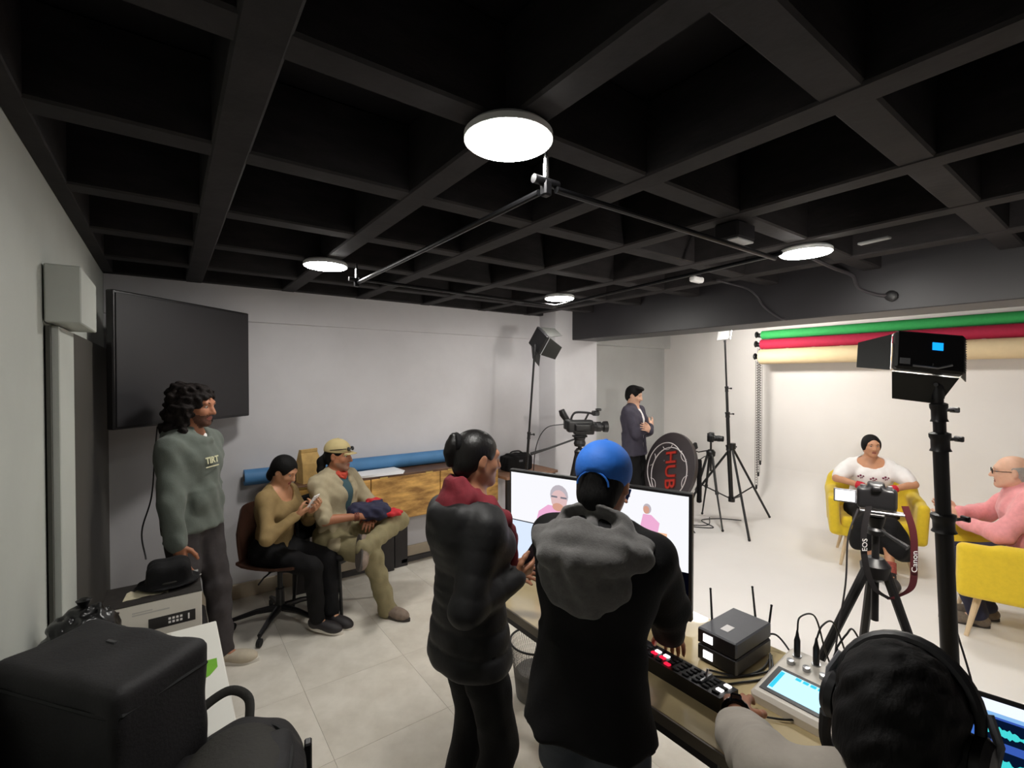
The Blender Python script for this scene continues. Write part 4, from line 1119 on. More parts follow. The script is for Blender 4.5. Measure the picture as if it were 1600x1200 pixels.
# chair under the man with the khaki cap
t = thing('black_chair', 'plain black chair with thin metal legs under the man in khaki', 'chair', (1.08, 3.82, 0), math.radians(-147))
mb = MB(); mb.box((0, .0, .455), (.43, .42, .05), bev=.018); obj('seat', mb, m_black_cloth, t)
mb = MB(); mb.box((0, -.225, .70), (.42, .04, .34), rot('x', 8), bev=.016); obj('backrest', mb, m_black_cloth, t)
for sx_ in (-1, 1):
    mb = MB(); mb.tube([(sx_ * .2, .19, .44), (sx_ * .21, .22, .0)], .012, 8); obj('leg', mb, m_tri, t)
    mb = MB(); mb.tube([(sx_ * .2, -.22, .86), (sx_ * .2, -.2, .44), (sx_ * .21, -.25, .0)], .012, 8); obj('leg', mb, m_tri, t)
mb = MB(); mb.box((0, .0, .42), (.40, .38, .02)); obj('seat_frame', mb, m_tri, t)
# folded jacket on the lap
t = thing('folded_jacket', 'navy and red jacket bundled on the lap of the man in khaki', 'jacket', (1.24, 3.56, .70))
S_ = Sculpt(.007); S_.ell((0, 0, .07), (.16, .10, .065), rot('z', -35), .02); S_.ell((.05, -.04, .10), (.09, .07, .05), None, .03); S_.ell((-.06, .02, .09), (.08, .08, .05), None, .03); S_.folds(.009, .07, 2)
sobj('body', S_, mat('jacket_navy', (38, 38, 66), .7, var=.1), t)
S_ = Sculpt(.007); S_.ell((.15, -.07, .055), (.09, .05, .03), rot('z', -20), .02); S_.ell((.06, .05, .125), (.07, .04, .03), None, .02); S_.folds(.006, .05, 5)
sobj('lining', S_, mat('jacket_red', (196, 36, 44), .7, var=.1), t)

# desk
DZ = .75; m_desk = mat('desk_top', (196, 176, 132), .28, var=.06, scale=4, coat=.2)
t = thing('desk', 'light wood desk with the monitor and control gear on it', 'desk', (1.57, 1.0, 0))
mb = MB(); mb.box((0, -.05, DZ - .018), (.66, 2.44, .036), bev=.004); obj('tabletop', mb, m_desk, t)
mb = MB(); mb.box((-.332, -.05, DZ - .018), (.006, 2.44, .036)); obj('edge_band', mb, mat('desk_edge', (110, 100, 84), .5), t)
for x in (-.28, .28):
    for y in (-1.2, 1.10):
        mb = MB(); mb.box((x, y, .355), (.04, .04, .71), bev=.004); obj('leg', mb, m_steel_d, t)
for x in (-.28, .28):
    mb = MB(); mb.box((x, -.05, .68), (.03, 2.3, .05)); obj('rail', mb, m_steel_d, t)
# monitor on the desk
L_, R_ = V(1.444, 2.003), V(1.735, 1.12); dv = R_ - L_; W = np.linalg.norm(dv); dv = dv / W
t = thing('monitor', 'large flat monitor on the desk showing three white interview pictures', 'monitor', (*(.5 * (L_ + R_)), DZ), math.atan2(dv[1], dv[0]))
Hs = .535; zc = .035 + Hs / 2
mb = MB(); mb.box((0, .022, zc), (W, .03, Hs), bev=.004); mb.box((0, .05, zc - .05), (W * .6, .04, Hs * .6), bev=.012); obj('housing', mb, m_plast_b, t)
mb = MB(); mb.prism([(-.2, -.1), (.2, -.1), (.2, .12), (-.2, .12)], .012); mb.box((0, .05, .05), (.08, .03, .12)); obj('stand', mb, m_plast_b, t)
s_w, s_h = W - .026, Hs - .04; x0, z0 = -s_w / 2, zc - s_h / 2 + .006
_sm = {}
def pix(c, e=1.0): return emat('screen_%d_%d_%d' % c, c, e)
def screen(parent, shapes, ms, y0=.0065, org=(0, 0, 0), R=None, name='picture'):
    mb = MB()
    for i, (poly, ci) in enumerate(shapes):
        mb.m = ci; n = len(poly)
        mb.add([(p[0], y0 - .0006 * i - .0005, p[1]) for p in poly], [tuple(range(n))])
    v = np.array(mb.v)
    if R is not None: v = v @ np.asarray(R).T
    mb.v = (v + np.asarray(org)).tolist()
    # faces towards -y
    for i, f in enumerate(mb.f):
        P = np.array([mb.v[j] for j in f]); c_ = np.cross(P[1] - P[0], P[2] - P[0]); want = (np.asarray(R) if R is not None else I3) @ V(0, -1, 0)
        if c_ @ want < 0: mb.f[i] = f[::-1]
    return obj(name, mb, ms, parent)
def U(u, v): return (x0 + u * s_w, z0 + v * s_h)
def rect(u0, v0, u1, v1): return [U(u0, v0), U(u1, v0), U(u1, v1), U(u0, v1)]
def oval(u, v, a, b, n=16): return [U(u + a * math.cos(t_), v + b * math.sin(t_)) for t_ in np.linspace(0, 2 * PI, n, endpoint=False)]
sm = [pix((6, 7, 18), .6), pix((250, 250, 255), 1.0), pix((240, 176, 214), 1.0), pix((224, 190, 190), 1.0), pix((60, 34, 40), 1.0), pix((36, 36, 170), .9), pix((244, 190, 150), 1.0), pix((190, 182, 190), 1.0), pix((222, 236, 255), 1.0), pix((214, 60, 120), 1.0), pix((214, 160, 140), 1.0), pix((120, 120, 130), 1.0)]
sh = [(rect(0, 0, 1, 1), 0), (rect(.0, .505, .49, 1), 1), (rect(0, .0, .49, .495), 8), (rect(.497, .36, 1, 1), 1),
      ([U(.17, .505), U(.19, .64), (U(.25, .72)), U(.40, .72), U(.45, .64), U(.47, .505)], 2), (oval(.32, .83, .056, .105), 7), (oval(.32, .785, .050, .10), 3),
      (rect(.272, .805, .31, .822), 11), (rect(.33, .805, .368, .822), 11), (oval(.315, .715, .035, .04), 10),
      ([U(.16, .06), U(.18, .2), U(.22, .25), U(.29, .25), U(.33, .2), U(.36, .06)], 1), (oval(.245, .37, .05, .115), 4), (oval(.255, .345, .036, .085), 10), (oval(.245, .25, .05, .05), 1),
      (rect(.17, .09, .23, .13), 9), (rect(.0, .0, .49, .045), 0), (rect(.16, .03, .36, .08), 4),
      ([U(.80, .50), U(.90, .52), U(.905, .66), U(.80, .66)], 6), ([U(.74, .50), U(.80, .50), U(.815, .64), U(.74, .66)], 5),
      ([U(.77, .64), U(.86, .64), U(.87, .74), U(.83, .80), U(.79, .80)], 2), (oval(.81, .85, .02, .045), 7), (oval(.806, .84, .015, .035), 10),
      (rect(.83, .43, .834, .5), 7), (rect(.872, .43, .876, .5), 7), ([U(.715, .66), U(.77, .66), U(.77, .675), U(.715, .68)], 10)]
screen(t, sh, sm)

# switcher keyboard, receivers, mixer, laptop
m_key_w = emat('key_white', (255, 250, 250), 2.2); m_key_r = emat('key_red', (235, 30, 60), 1.6)
t = thing('video_switcher', 'long black video switcher with lit white and red keys on the desk', 'switcher', (1.435, .97, DZ))
mb = MB(); mb.prism([(-.055, 0), (.055, 0), (.055, .035), (-.055, .05)], .36, (0, .18, 0), np.column_stack([[1, 0, 0], [0, 0, 1], [0, -1, 0]])); obj('body', mb, m_plast_b, t)
sl = np.column_stack([nrm([.11, 0, -.015]), [0, 1, 0], nrm([.015, 0, .11])])
k = 0
for j in range(9):
    for i in range(4):
        mb = MB(); c = V(0, 0, .0425) + sl @ V(-.036 + .024 * i, -.155 + .036 * j, .003)
        mb.box(c, (.016, .022, .006), sl, bev=.002)
        m_ = m_key_w if (j, i) in ((0, 1), (0, 3), (6, 2), (7, 2)) else m_key_r if (j, i) in ((6, 1), (7, 1), (8, 0), (5, 0)) else m_rub
        obj('key', mb, m_, t)
mb = MB(); mb.box((.0, -.10, .05), (.07, .012, .012), bev=.003); mb.cyl((0, -.10, .045), (.01, -.10, .08), .004); obj('fader', mb, m_alu, t)
t = thing('receiver_rack', 'two stacked grey wireless receivers with three antennas on the desk', 'receiver', (1.715, .925, DZ))
for i in range(2):
    mb = MB(); mb.box((0, 0, .033 + .06 * i), (.25, .15, .056), bev=.005); u_ = obj('unit', mb, m_plast_g, t)
    mb = MB(); mb.box((-.1265, 0, .033 + .06 * i), (.004, .14, .048)); obj('front_plate', mb, m_plast_b, u_)
    mb = MB(); mb.box((-.1295, .03, .034 + .06 * i), (.003, .036, .028)); obj('display', mb, m_key_w, u_)
for i, (p, q) in enumerate((((-.02, .078, .09), (.02, .11, .21)), ((.122, -.02, .09), (.17, .02, .21)), ((.122, -.06, .04), (.18, -.05, .16)))):
    mb = MB(); mb.tube([p, q], [.0045, .0038], 8); mb.ball(q, .005, n=8); obj('antenna', mb, m_plast_b, t)
mb = MB(); mb.box((-.05, 0, .1218), (.05, .03, .001), None); obj('sticker', mb, m_whitec, t)
t = thing('audio_mixer', 'white digital audio mixer with a glowing blue touchscreen on the desk', 'mixer', (1.675, .63, DZ))
Rm = rot('y', -8)
mb = MB(); mb.box(Rm @ V(0, 0, .035), (.30, .28, .05), Rm, bev=.012); obj('body', mb, mat('mixer_white', (224, 216, 204), .4), t)
mb = MB(); mb.box(Rm @ V(0, 0, .012), (.292, .272, .02), Rm); obj('underside', mb, m_plast_b, t)
mb = MB(); mb.box(Rm @ V(-.055, 0, .061), (.135, .24, .004), Rm); p = obj('screen_frame', mb, m_plast_b, t)
sc_ = [emat('mixer_screen', (190, 235, 255), 1.3), emat('mixer_screen_cyan', (60, 200, 230), 1.2), m_key_w]
mb = MB(); mb.box(Rm @ V(-.055, 0, .0635), (.105, .205, .002), Rm); mb.m = 1
for q in range(7): mb.box(Rm @ V(-.012, -.085 + .022 * q, .065), (.012, .016, .001), Rm)
mb.m = 1; mb.box(Rm @ V(-.055, .095, .065), (.09, .012, .001), Rm); obj('touchscreen', mb, sc_, t)
for q in range(5):
    c = Rm @ V(.055, .10 - .05 * q, .06)
    mb = MB(); mb.lathe([(.012, 0), (.011, .014), (.0001, .015)], c, Rm, 14); obj('knob', mb, m_alu, t)
for q in range(4):
    c = Rm @ V(.105, .10 - .06 * q, .06)
    mb = MB(); mb.lathe([(.014, 0), (.014, .004), (.009, .004), (.009, .001)], c, Rm, 16); obj('socket', mb, m_alu, t)
    if q < 3:
        pass
for q in range(3):
    c = V(1.675, .63, DZ) + Rm @ V(.105, .10 - .06 * q, .062)
    nm = ('farthest black cable plugged upright into the white mixer', 'middle black cable plugged upright into the white mixer', 'nearest black cable plugged upright into the white mixer')[q]
    t2 = thing('plug_cable', nm, 'cable', c)
    mb = MB(); mb.lathe([(.009, 0), (.010, .012), (.010, .055), (.006, .07), (.003, .09)], n=12); obj('plug', mb, m_plast_b, t2)
    mb = MB(); mb.tube(curve_pts([(0, 0, .085), (.02, .0 - .01 * q, .13), (.09, -.02, .12), (.15, -.03 - .01 * q, -.01), (.175, -.04, -.075)]), .003, 6); obj('cord', mb, m_cable, t2)
for i, P in enumerate(([(1.86, .90, .79), (1.90, .86, .80), (1.885, .80, .765), (1.83, .76, .757)], [(1.80, .83, .77), (1.72, .80, .757), (1.58, .86, .756), (1.53, .90, .757)], [(1.79, .83, .78), (1.68, .79, .757), (1.57, .83, .756), (1.51, .86, .757), (1.49, .87, .765)], [(1.81, .835, .76), (1.70, .82, .757), (1.60, .85, .757), (1.55, .93, .757)])):
    cable(P, .0035, ('black cable looping off the right side of the receivers', 'black cable on the desk nearest the receivers', 'black cable on the desk running into the switcher', 'black cable on the desk looping below the receivers')[i])
cable([(1.57, .60, .765), (1.50, .66, .76), (1.46, .73, .757), (1.50, .78, .757), (1.53, .775, .757)], .003, 'black cable curling round the front corner of the white mixer')
cable([(1.255, .72, .70), (1.23, .71, .45), (1.24, .70, .12), (1.30, .74, .012), (1.42, .82, .006)], .004, 'grey cable hanging below the front edge of the desk', mat('cable_grey', (120, 118, 114), .6))
t = thing('laptop', 'open laptop with blue audio waveforms on its screen at the bottom right', 'laptop', (1.60, .14, DZ), math.radians(-78))
mb = MB(); mb.box((0, -.11, .009), (.36, .245, .016), bev=.004); b_ = obj('base', mb, m_alu, t)
mb = MB(); mb.box((0, -.08, .0178), (.32, .11, .0012)); obj('keyboard', mb, m_plast_b, b_)
Rl = rot('x', -14)
mb = MB(); mb.box(V(0, .012, .018) + Rl @ V(0, .004, .125), (.36, .007, .245), Rl, bev=.003); lid = obj('lid', mb, m_plast_b, t)
x0, z0, s_w, s_h = -.17, .014, .34, .222
lw = [(rect(0, 0, 1, 1), 0), (rect(0, .88, 1, 1), 1), (rect(0, .84, 1, .88), 2), (rect(.0, .0, .2, .84), 3), (rect(.03, .76, .17, .80), 2)]
rgk = np.random.RandomState(3)
for r_ in range(3):
    v_ = .70 - .26 * r_; lw.append((rect(.23, v_ - .10, .99, v_ + .12), 4)); up_, dn_ = [], []
    for q in np.linspace(.24, .98, 60):
        a_ = .085 * abs(math.sin(q * 23 + r_)) * rgk.uniform(.3, 1) + .006
        up_.append((q, v_ + a_)); dn_.append((q, v_ - a_ * .9))
    for q in range(0, 59):
        lw.append(([U(*up_[q]), U(*up_[q + 1]), U(*dn_[q + 1]), U(*dn_[q])], 5))
screen(lid, lw, [pix((60, 96, 190), .9), pix((236, 244, 255), 1.1), pix((140, 190, 240), 1.0), pix((74, 122, 214), .9), pix((8, 24, 52), .8), pix((70, 220, 220), 1.0)], y0=-.0005, org=V(0, .012, .018), R=Rl, name='screen')
x0, z0 = 0, 0

# phones held in hands
def phone(P, off, label, scr=None):
    pass
def phone_at(c, n, up, label, lit=False):
    B_ = basis(n, up); B_ = np.column_stack([np.cross(B_[:, 1], B_[:, 2]), B_[:, 1], B_[:, 2]])
    t = thing('smartphone', label, 'phone', c)
    mb = MB(); mb.box((0, 0, 0), (.072, .148, .008), B_, bev=.003); obj('case', mb, m_whitec if lit else m_phone, t)
    mb = MB(); mb.box(B_ @ V(0, 0, .0043), (.066, .14, .0008), B_); obj('glass', mb, pix((236, 226, 226), .7) if lit else m_phone, t)
hx = D.wrR + D.hdR * .085 + D.pnR * .028 + V(0, 0, .018)
phone_at(hx + D.hdR * .03, nrm(-D.fwd * .75 + V(0, 0, .7)), D.fwd * .8 + V(0, 0, .55), 'dark phone in the hand of the woman in the puffer jacket')
c = (Wm.wrR + Wm.wrL) / 2 + Wm.fwd * .06 + V(0, 0, .075)
phone_at(c, nrm(-Wm.fwd + V(0, 0, .55)), Wm.fwd * .4 + V(0, 0, 1), 'white phone in the hands of the seated woman', True)

# wire bin under the desk
t = thing('waste_bin', 'grey wire mesh waste bin under the far end of the desk', 'bin', (1.67, 2.06, 0))
mb = MB(); n1, n2 = 64, 26
def br(h_): return .105 + .035 * h_ / .30
for i in range(n1):
    a = 2 * PI * i / n1
    for s_ in (1, -1):
        pts = [(br(h_) * math.cos(a + s_ * h_ * 1.6), br(h_) * math.sin(a + s_ * h_ * 1.6), .01 + h_) for h_ in np.linspace(0, .30, 9)]
        mb.tube(pts, .0011, 3, caps=False)
o = obj('wire_mesh', mb, mat('wire_grey', (120, 118, 116), .4, metal=.6), t); o['kind'] = 'stuff'
mb = MB(); mb.tube([(.142 * math.cos(a), .142 * math.sin(a), .312) for a in np.linspace(0, 2 * PI, 32, endpoint=False)], .006, 8, closed=True); obj('rim', mb, m_tri, t)
mb = MB(); mb.lathe([(.0001, .004), (.106, .004), (.109, .02), (.118, .13), (.1, .15), (.0001, .14)], n=32); obj('bin_liner', mb, mat('liner_grey', (104, 102, 100), .6, var=.1), t)

# ------------------------------------------------------------------ stands, lights, cameras
m_led = emat('led_panel_light', (255, 249, 240), PANEL)
def led_panel(parent, M, c, w=.26, h=.19, screen_on=True, doors=(35, 35, 35, 35), m=None, label=None):
    """M columns: right, front, up"""
    g = lambda mb: mb.xf(M, c)
    mb = MB(); mb.box((0, -.018, 0), (w, .036, h), bev=.008); body = obj('light_panel', g(mb), m_plast_b, parent)
    if label: body['label'] = label
    mb = MB(); mb.box((0, .0015, 0), (w - .03, .003, h - .03)); obj('diffuser', g(mb), m or m_led, body)
    if screen_on:
        mb = MB(); mb.box((.02, -.0368, .02), (.03, .002, .028)); obj('display', g(mb), pix((20, 150, 255), 1.6), body)
        mb = MB(); mb.box((-w * .36, -.0368, -.045), (.03, .002, .022)); obj('sticker', g(mb), mat('sticker_grey', (110, 110, 112), .5), body)
        mb = MB(); mb.tube([(.06, -.038, -.045), (.02, -.04, -.062), (-.05, -.04, -.06)], .004, 6); obj('lever', g(mb), m_alu, body)
        mb = MB()
        for i in range(14): mb.box((w / 2 - .001, -.018, -h / 2 + .015 + (h - .03) * i / 13), (.006, .026, .004))
        obj('vent', g(mb), m_alu, body)
    for i, (sx, sz) in enumerate(((0, 1), (0, -1), (1, 0), (-1, 0))):
        if doors[i] is None: continue
        a = doors[i]; Lw = (w if sx == 0 else h) * .96; Ld = h * .72
        mb = MB(); q = Lw / 2
        mb.prism([(-q, 0), (q, 0), (q * .72, Ld), (-q * .72, Ld)], .003)
        up = V(sx, 0, sz); out = nrm(up * math.sin(math.radians(a)) + V(0, 1, 0) * math.cos(math.radians(a)))
        ax = np.cross(out, np.cross(V(0, 1, 0), up)); xx = nrm(np.cross(V(0, 1, 0), up)); zz = np.cross(xx, out)
        mb.xf(np.column_stack([xx, out, zz]), up * V(w / 2, 0, h / 2) + V(0, .002, 0)); obj('barn_door', g(mb), mat('barn_door_black', (40, 40, 38), .5), body)
def stand(name, label, base, top, r0, r1, leglen=.55, hub=.55, collars=(.5, .8), legs=True, az=20, rl=.010, low=.06):
    base, top = V(*base), V(*top); t = thing(name, label, 'light stand', base)
    P = lambda f: (top - base) * f
    fs = [0.02] + list(collars) + [1.0]
    for i in range(len(fs) - 1):
        r = r0 + (r1 - r0) * i / max(1, len(fs) - 2)
        mb = MB(); mb.cyl(P(fs[i]) + V(0, 0, low if i == 0 else 0), P(fs[i + 1]), r, n=14); obj('tube', mb, m_tri, t)
    for i, f in enumerate(collars):
        r = r0 + (r1 - r0) * i / max(1, len(fs) - 2); d = nrm(top - base)
        mb = MB(); mb.lathe([(r * 1.4, -.04), (r * 1.2, -.03), (r * 1.2, .0), (r * 1.4, .01), (r * 1.4, .022), (r * .9, .027)], P(f), basis(d), 16); c_ = obj('collar', mb, m_tri, t)
        mb = MB(); q = P(f); mb.cyl(q, q + V(r * 3.2, -r * 1.5, 0), .006, n=8); mb.box(q + V(r * 3.4, -r * 1.6, 0), (.012, .03, .02), rot('z', -25), bev=.003); obj('knob', mb, m_plast_b, c_)
    if legs:
        H_ = np.linalg.norm(top - base)
        for i in range(3):
            a = math.radians(az + 120 * i); d = V(math.cos(a), math.sin(a), 0)
            mb = MB(); mb.tube([V(0, 0, hub), d * leglen + V(0, 0, .012)], rl, 8); l = obj('leg', mb, m_tri, t)
            mb = MB(); mb.ball(d * leglen + V(0, 0, .012), .016, n=8); obj('rubber_foot', mb, m_rub, l)
            mb = MB(); mb.tube([V(0, 0, low + .06), d * leglen * .55 + V(0, 0, hub * .45)], rl * .6, 6); obj('brace', mb, m_tri, t)
        mb = MB(); mb.cyl((0, 0, hub - .03), (0, 0, hub + .04), r0 * 1.7, n=14); obj('hub', mb, m_tri, t)
        mb = MB(); mb.cyl((0, 0, low + .03), (0, 0, low + .09), r0 * 1.5, n=14); obj('lower_hub', mb, m_tri, t)
    return t
fwd_c = hd(36.2)
# right foreground light
tb, bb = V(2.205, .455, 1.745), V(2.27, .395, 0)
tt = stand('light_stand', 'thick black light stand on the right holding the light panel with a blue display', bb, tb, .026, .015, .42, .5, (.74, .905, .965), az=75, rl=.012)
Mf = hd(55) @ rot('x', -18) @ rot('y', 8)
c = tb - bb + V(-.025, .03, .135)
led_panel(tt, Mf, c, .20, .145, doors=(20, 50, 30, 55))
mb = MB(); mb.cyl((0, 0, -.02), (0, 0, .05), .018, n=14); mb.tube([(0, 0, .05), (0, 0, .07), c - tb + bb - Mf @ V(0, .03, .05)], [.014, .016, .012], 10); mb.cyl((-.03, .0, .03), (.05, -.01, .03), .007, n=8); obj('tilt_head', mb.xf(None, tb - bb), m_plast_b, tt)
cable([bb + V(.05, .03, .9), bb + V(.1, -.02, .6), bb + V(.02, .0, .35), bb + V(.08, .02, .1), bb + V(.05, .1, .01)], .0035, 'thin dark cable hanging along the thick stand on the right', m_bc)
# light at the back left
tb, bb = V(2.78, 3.44, 2.03), V(2.73, 3.60, 0)
tt = stand('light_stand', 'tall thin black stand by the column holding a small tilted light panel', bb, tb, .016, .010, .48, .55, (.3, .62), az=0)
Mf = hd(105) @ rot('y', 28) @ rot('x', -18); c = V(.07, .0, .115)
led_panel(tt, Mf, c + tb - bb, .25, .19, screen_on=False, doors=(20, 60, 30, 30), m=emat('led_panel_dim', (255, 250, 242), PANEL * .06))
mb = MB(); mb.cyl((0, 0, -.02), (0, 0, .06), .014, n=12); mb.tube([(0, 0, .05), c - Mf @ V(0, .03, .05)], .010, 8); obj('tilt_head', mb.xf(None, tb - bb), m_plast_b, tt)
# light at the back right, beside the recess
tb, bb = V(5.515, 3.12, 2.25), V(5.60, 3.07, 0)
tt = stand('light_stand', 'black light stand beside the white set with a small white lamp on top', bb, tb, .026, .011, .64, .95, (.42, .60, .74), az=225, rl=.014, low=.24)
Mf = hd(122) @ rot('x', -8)
g_ = MB(); g_.box((0, -.02, .07), (.26, .04, .13), bev=.008); g_.xf(Mf, tb - bb); lp = obj('light_panel', g_, mat('white_plastic', (225, 225, 225), .4), tt)
g_ = MB(); g_.box((0, .002, .07), (.24, .003, .11)); g_.xf(Mf, tb - bb); obj('diffuser', g_, emat('led_panel_side', (255, 249, 240), PANEL * .45), lp)
mb = MB(); mb.cyl((0, 0, -.02), (0, 0, .03), .014, n=12); obj('tilt_head', mb.xf(None, tb - bb), m_plast_b, tt)

def tripod(name, label, apex, feet, top, m=m_tri, r=.014):
    t = thing(name, label, 'tripod', (apex[0], apex[1], 0)); o_ = V(apex[0], apex[1], 0)
    for f in feet:
        a_ = V(*apex) - o_; b_ = V(*f) - o_; mid = a_ + (b_ - a_) * .52
        d0 = nrm(V(b_[0] - a_[0], b_[1] - a_[1], 0)) * .035
        mb = MB(); mb.tube([a_ + d0, mid], [r * 1.35, r * 1.2], 10); l = obj('leg', mb, m, t)
        mb = MB(); mb.tube([mid - (b_ - a_) * .04, b_ + V(0, 0, .012)], [r * .95, r * .8], 10); obj('lower_leg', mb, m, l)
        mb = MB(); mb.cyl(mid - nrm(b_ - a_) * .02, mid + nrm(b_ - a_) * .02, r * 1.7, n=10); obj('leg_lock', mb, m_plast_b, l)
        mb = MB(); mb.ball(b_ + V(0, 0, .014), .016, n=8); obj('rubber_foot', mb, m_rub, l)
    a_ = V(*apex) - o_
    mb = MB(); mb.lathe([(.02, -.05), (.05, -.03), (.055, .02), (.03, .05)], a_, None, 14); obj('shoulder', mb, m_plast_b, t)
    mb = MB(); mb.cyl(a_ - V(0, 0, .22), V(0, 0, top), r * 1.0, n=12); obj('centre_column', mb, m, t)
    return t
def stills_camera(name, label, c, M, screen_open=True, s=1.0):
    t = thing(name, label, 'camera', c)
    S_ = Sculpt(.005); S_.box((0, 0, .048), (.066, .03, .044), .012); S_.box((0, .005, .098), (.03, .03, .018), .010, None, .015); S_.box((.055, .02, .045), (.017, .03, .044), .014, None, .01)
    S_.cone((0, .03, .046), (0, .05, .046), .036, .036, .006); S_.box((0, -.035, .094), (.016, .008, .012), .006, None, .004)
    sobj('body', S_, m_plast_b, t, R=M)
    mb = MB(); mb.lathe([(.033, 0), (.034, .03), (.037, .032), (.037, .06), (.034, .062), (.034, .10), (.03, .10), (.028, .09), (.0001, .085)], (0, .045, .046), basis((0, 1, 0)), 24); obj('lens', mb.xf(M), m_plast_b, t)
    mb = MB(); mb.lathe([(.010, 0), (.010, .012), (.0001, .013)], (.045, 0, .092), None, 14); obj('dial', mb.xf(M), m_alu, t)
    mb = MB(); mb.lathe([(.010, 0), (.010, .010), (.0001, .011)], (-.045, 0, .092), None, 14); obj('dial', mb.xf(M), m_alu, t)
    if screen_open:
        mb = MB(); mb.box((-.108, -.03, .05), (.082, .008, .058), bev=.003); p = obj('flip_screen', mb.xf(M), m_plast_g, t)
        mb = MB(); mb.box((-.108, -.0345, .05), (.070, .001, .046)); obj('lit_screen', mb.xf(M), m_key_w, p)
    return t
# tripod and stills camera in front of the set
apx = V(2.44, .70, .98)
feet = ((2.06, 1.04, 0), (2.78, .90, 0), (2.50, .33, 0))
tp_ = tripod('camera_tripod', 'black tripod in the right foreground carrying the camera with the lit side screen', apx, feet, 1.13, m_tri, .014)
Mc_ = hd(72)
mb = MB(); mb.lathe([(.03, 0), (.034, .02), (.024, .03), (.03, .05), (.034, .075), (.02, .085)], n=16); mb.box((0, 0, .088), (.06, .09, .012), Mc_, bev=.003); mb.xf(None, (0, 0, 1.13)); hd_ = obj('pan_head', mb, m_plast_b, tp_)
mb = MB(); mb.box((0, -.02, .1), (.15, .05, .008), Mc_, bev=.002); mb.xf(None, (0, 0, 1.13)); obj('plate', mb, m_alu, hd_)
mb = MB(); mb.tube([(0, 0, .03), Mc_ @ V(.05, -.05, .01), Mc_ @ V(.10, -.08, -.015)], [.007, .007, .012], 8); mb.xf(None, (0, 0, 1.13)); obj('handle', mb, m_plast_b, hd_)
t = stills_camera('stills_camera', 'black stills camera with its side screen lit white on the foreground tripod', (2.44, .70, 1.236), Mc_)
m_strap = mat('strap_black', (26, 22, 24), .7); m_strapr = mat('strap_red', (80, 20, 28), .7)
def strap(pts, w, m, parent, nm='strap'):
    P = curve_pts(pts, 8); side = hd(36.2)[:, 0]
    mb = MB(); A_ = [[p - side * w / 2, p + side * w / 2] for p in P]; nn = hd(36.2)[:, 1] * .002
    mb.grid(A_); mb.grid([[q + nn for q in r] for r in A_], flip=True); return obj(nm, mb, m, parent)
cr = hd(36.2)[:, 0]
sL = [-cr * .075 + V(0, 0, .03), -cr * .095 + V(0, 0, -.08), -cr * .088 + V(0, 0, -.2), -cr * .05 + V(0, 0, -.31), cr * .02 + V(0, 0, -.36)]
sR = [cr * .075 + V(0, 0, .03), cr * .11 + V(0, 0, -.08), cr * .115 + V(0, 0, -.2), cr * .105 + V(0, 0, -.31), cr * .02 + V(0, 0, -.36)]
off = -hd(36.2)[:, 1] * .06
s1 = strap([p + off for p in sL], .026, m_strap, t); s2 = strap([p + off for p in sR], .030, m_strapr, t)
Rv = np.column_stack([V(0, 0, 1), -cr, -hd(36.2)[:, 1]])
tx1 = text_mb('EOS', .030, .001, Rv, -cr * .093 + V(0, 0, -.13) + off - hd(36.2)[:, 1] * .004); obj('strap_print', tx1, m_whitec, s1)
tx2 = text_mb('Canon', .034, .001, Rv, cr * .114 + V(0, 0, -.2) + off - hd(36.2)[:, 1] * .004); obj('strap_print', tx2, m_whitec, s2)
cb = V(2.44, .70, 1.236)
cable([cb - cr * .12 + off + V(0, 0, .02), cb - cr * .16 + off + V(0, 0, -.1), cb - cr * .17 + off + V(0, 0, -.3), cb - cr * .21 + off + V(0, 0, -.6), cb - cr * .21 + off + V(0, 0, -1.0), cb - cr * .15 + off + V(0, 0, -1.28)], .0035, 'thin cable hanging from the lit side screen of the foreground camera', m_bc)
# video camera on tripod
vb = V(3.29, 3.36, 0)
tripod('camera_tripod', 'black tripod behind the blue cap carrying the shoulder video camera', (3.29, 3.36, 1.05), ((3.02, 3.22, 0), (3.62, 3.14, 0), (3.34, 3.78, 0)), 1.12, m_tri, .02)
t = thing('video_camera', 'large black video camera with a top handle on the tripod by the column', 'video camera', (3.29, 3.36, 1.12))
Mv = hd(120)
S_ = Sculpt(.006); S_.box((0, 0, .20), (.05, .13, .06), .02); S_.box((0, .04, .155), (.045, .10, .04), .015); S_.cone((0, .12, .195), (0, .17, .19), .05, .046, .01); S_.box((.0, -.12, .22), (.035, .04, .05), .012, None, .02); S_.box((.055, .02, .19), (.02, .08, .035), .015)
sobj('body', S_, m_plast_b, t, R=Mv)
mb = MB(); mb.lathe([(.045, 0), (.05, .01), (.05, .05), (.042, .055), (.042, .07), (.054, .08), (.056, .12), (.048, .12), (.04, .10), (.0001, .095)], (0, .16, .19), basis((0, 1, 0)), 24); obj('lens', mb.xf(Mv), m_plast_b, t)
mb = MB(); mb.tube(curve_pts([(0, -.09, .255), (0, -.07, .31), (0, -.03, .335), (0, .08, .33), (0, .13, .32)]), .011, 8); mb.tube([(0, .05, .25), (0, .09, .325)], .010, 8); obj('handle', mb.xf(Mv), m_plast_b, t)
mb = MB(); mb.box((0, .16, .325), (.06, .07, .05), bev=.01); mb.box((.0, .19, .36), (.05, .05, .025), bev=.006); mb.cyl((-.05, .16, .32), (.05, .16, .32), .018, n=12); obj('microphone_holder', mb.xf(Mv), m_plast_b, t)
mb = MB(); mb.tube([(0, -.13, .26), (0, -.17, .32), (0, -.185, .36)], [.03, .036, .03], 12); obj('viewfinder', mb.xf(Mv), m_plast_b, t)
